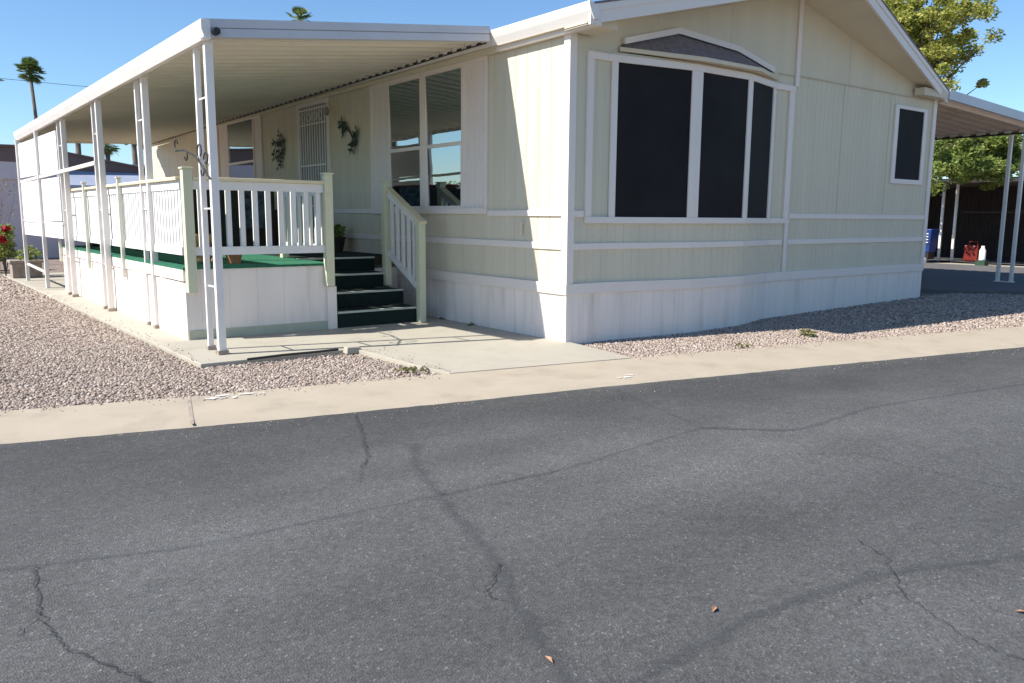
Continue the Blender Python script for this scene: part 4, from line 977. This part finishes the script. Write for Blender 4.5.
def palm(base, hh, fr, label, n=34, lean=.3, seed=0, thick=.16):
    r = random.Random(seed); t = thing('palm_tree', base, label, 'palm tree', 'palm trees on the skyline')
    b = Vector(base); top = b + Vector((lean, 0, hh)); mid = b.lerp(top, .5) + Vector((-lean * .3, 0, 0))
    MB().tube([b, mid, top], [thick * 1.5, thick, thick * .8], 8).build('trunk', 'palmbark', t, smooth=True)
    vv = MB()
    for i in range(n):
        a = r.uniform(0, 6.28); up = r.uniform(-.9, 1.5); L = fr * r.uniform(.75, 1.1)
        d = Vector((math.cos(a) * math.cos(up), math.sin(a) * math.cos(up), math.sin(up)))
        stem = top + d * L * .45; side = d.cross(Vector((0, 0, 1)))
        if side.length < .1: side = Vector((1, 0, 0))
        side.normalize(); nrm = side.cross(d)
        vv.bar(top, stem, .03, .03)
        for j in range(13):
            f_ = (j - 6) / 6 * 1.15; dd = (d * math.cos(f_) + side * math.sin(f_)).normalized(); wv = (side * math.cos(f_) - d * math.sin(f_)) * .035 * fr
            e = stem + dd * L * .55 + Vector((0, 0, -.05 * L * (.3 + r.random())))
            m_ = stem + dd * L * .33
            vv.poly([stem, m_ + wv, e, m_ - wv])
    vv.build('crown', 'palmleaf', t); return t
palm((1.33, 45, 0), 8.75, .82, 'tall slender palm standing alone at the upper left of the sky', seed=1, lean=-.25, thick=.10, n=80)
palm((3.1, 45, 0), 6.1, 1.0, 'short palm top over the brown neighbouring roof, leftmost under the patio cover', seed=2, lean=.05)
palm((6.1, 45, 0), 6.2, 1.0, 'palm right beside the cream wall under the patio cover', seed=3, lean=-.1)
palm((5.6, 50, 0), 5.5, .8, 'smallest palm between the two others beneath the patio cover', seed=4, lean=0)
palm((-1.25, 45, 0), 8.2, 1.1, 'palm cut off by the left edge of the picture', seed=5, lean=0)
palm((16.3, 45, 0), 13.6, 1.0, 'palm whose tip just shows over the patio cover roof', seed=6, lean=0)

# ------------------------------------------------------------------ neighbour on the left
nh = thing('neighbour_home', (-2, 22, 0), 'neighbouring home with brown gable and pale lilac wall at the left', 'house')
xr = -1.9
def zn(x): return 3.24 - .012 * (xr - x) if x < xr else 3.24 - .17 * (x - xr)
m = MB(); m.box((-9, 22.1, -.1), (4.0, 34, 2.3)); m.build('wall', 'nwall', nh)
m = MB(); m.hexa([(-9, 22.0, 2.86), (xr, 22.0, 2.80), (xr, 22.08, 2.80), (-9, 22.08, 2.86), (-9, 22.0, zn(-9)), (xr, 22, zn(xr)), (xr, 22.08, zn(xr)), (-9, 22.08, zn(-9))])
m.hexa([(xr, 22.0, 2.6), (4.2, 22.0, 2.1), (4.2, 22.08, 2.1), (xr, 22.08, 2.6), (xr, 22.0, zn(xr)), (4.2, 22.0, zn(4.2)), (4.2, 22.08, zn(4.2)), (xr, 22.08, zn(xr))]); m.build('gable', 'nfascia', nh)
m = MB(); m.hexa([(-9, 21.9, zn(-9)), (xr, 21.9, zn(xr)), (xr, 34, zn(xr)), (-9, 34, zn(-9)), (-9, 21.9, zn(-9) + .06), (xr, 21.9, zn(xr) + .06), (xr, 34, zn(xr) + .06), (-9, 34, zn(-9) + .06)])
m.hexa([(xr, 21.9, zn(xr)), (4.3, 21.9, zn(4.3)), (4.3, 34, zn(4.3)), (xr, 34, zn(xr)), (xr, 21.9, zn(xr) + .06), (4.3, 21.9, zn(4.3) + .06), (4.3, 34, zn(4.3) + .06), (xr, 34, zn(xr) + .06)]); m.build('roof', 'nroof', nh)
m = MB(); m.box((-9, 22.02, 2.3), (4.0, 22.2, 2.87)); m.build('upper_wall', 'nwall', nh)
m = MB(); m.hexa([(-1.45, 20.9, 2.10), (2.6, 20.9, 2.10), (2.6, 21.99, 2.56), (-1.45, 21.99, 2.56), (-1.45, 20.9, 2.14), (2.6, 20.9, 2.14), (2.6, 21.99, 2.60), (-1.45, 21.99, 2.60)])
m.box((-1.45, 20.87, 1.95), (2.6, 20.9, 2.14)); m.build('awning', 'awn', nh)
MB().box((-1.3, 22.04, 1.1), (.3, 22.09, 2.15)).build('window', 'darkwood', nh); MB().box((.8, 22.04, 1.1), (2.4, 22.09, 2.15)).build('window', 'darkwood', nh)
# power line
pw = MB(); pw.tube([(-8, 45, 8.35), (2, 43, 8.0), (14, 41, 7.75)], .012, 5); tag(pw.build('power_line', 'black'), 'thin overhead wire crossing the sky at the upper left', 'wire')
# homes across the street, seen mirrored in the porch windows
oh = thing('opposite_home', (-24, 12, 0), 'low brown-roofed home across the side yard, mirrored in the porch windows', 'house')
m = MB(); m.box((-30, 4, -.1), (-22, 34, 2.6)); m.build('wall', 'nwall', oh)
m = MB(); m.poly([(-21.6, 3.5, 2.55), (-21.6, 34.5, 2.55), (-26, 34.5, 3.5), (-26, 3.5, 3.5)]); m.poly([(-30.4, 34.5, 2.55), (-30.4, 3.5, 2.55), (-26, 3.5, 3.5), (-26, 34.5, 3.5)]); m.build('roof', 'nroof', oh)
hg = thing('hedge', (-15, 25, 0), 'dark clipped hedge across the side yard, mirrored in the porch window', 'hedge')
q_ = foliage(0, 0, [(x_, 25 + random.uniform(-.4, .4), z_) for x_ in np.arange(-24, -9.5, .5) for z_ in (.4, 1.1, 1.8)], .5, 9000, .09, seed=77); quads_obj('foliage', q_, 'leaf2', hg)
MB().tube([(-15, 25, 0), (-15, 25, 1.5)], .05, 6).build('stem', 'bark', hg)
palm((-13.2, 27, 0), 5.2, 1.4, 'palm behind the hedge, right one mirrored in the porch window', seed=17, lean=.1)
palm((-16.0, 29, 0), 6.4, 1.4, 'taller palm behind the hedge, left one mirrored in the porch window', seed=18, lean=-.2)
palm((-26, 16, 0), 6.0, 1.3, 'palm across the side yard, mirrored in the porch window', seed=7, lean=.2)
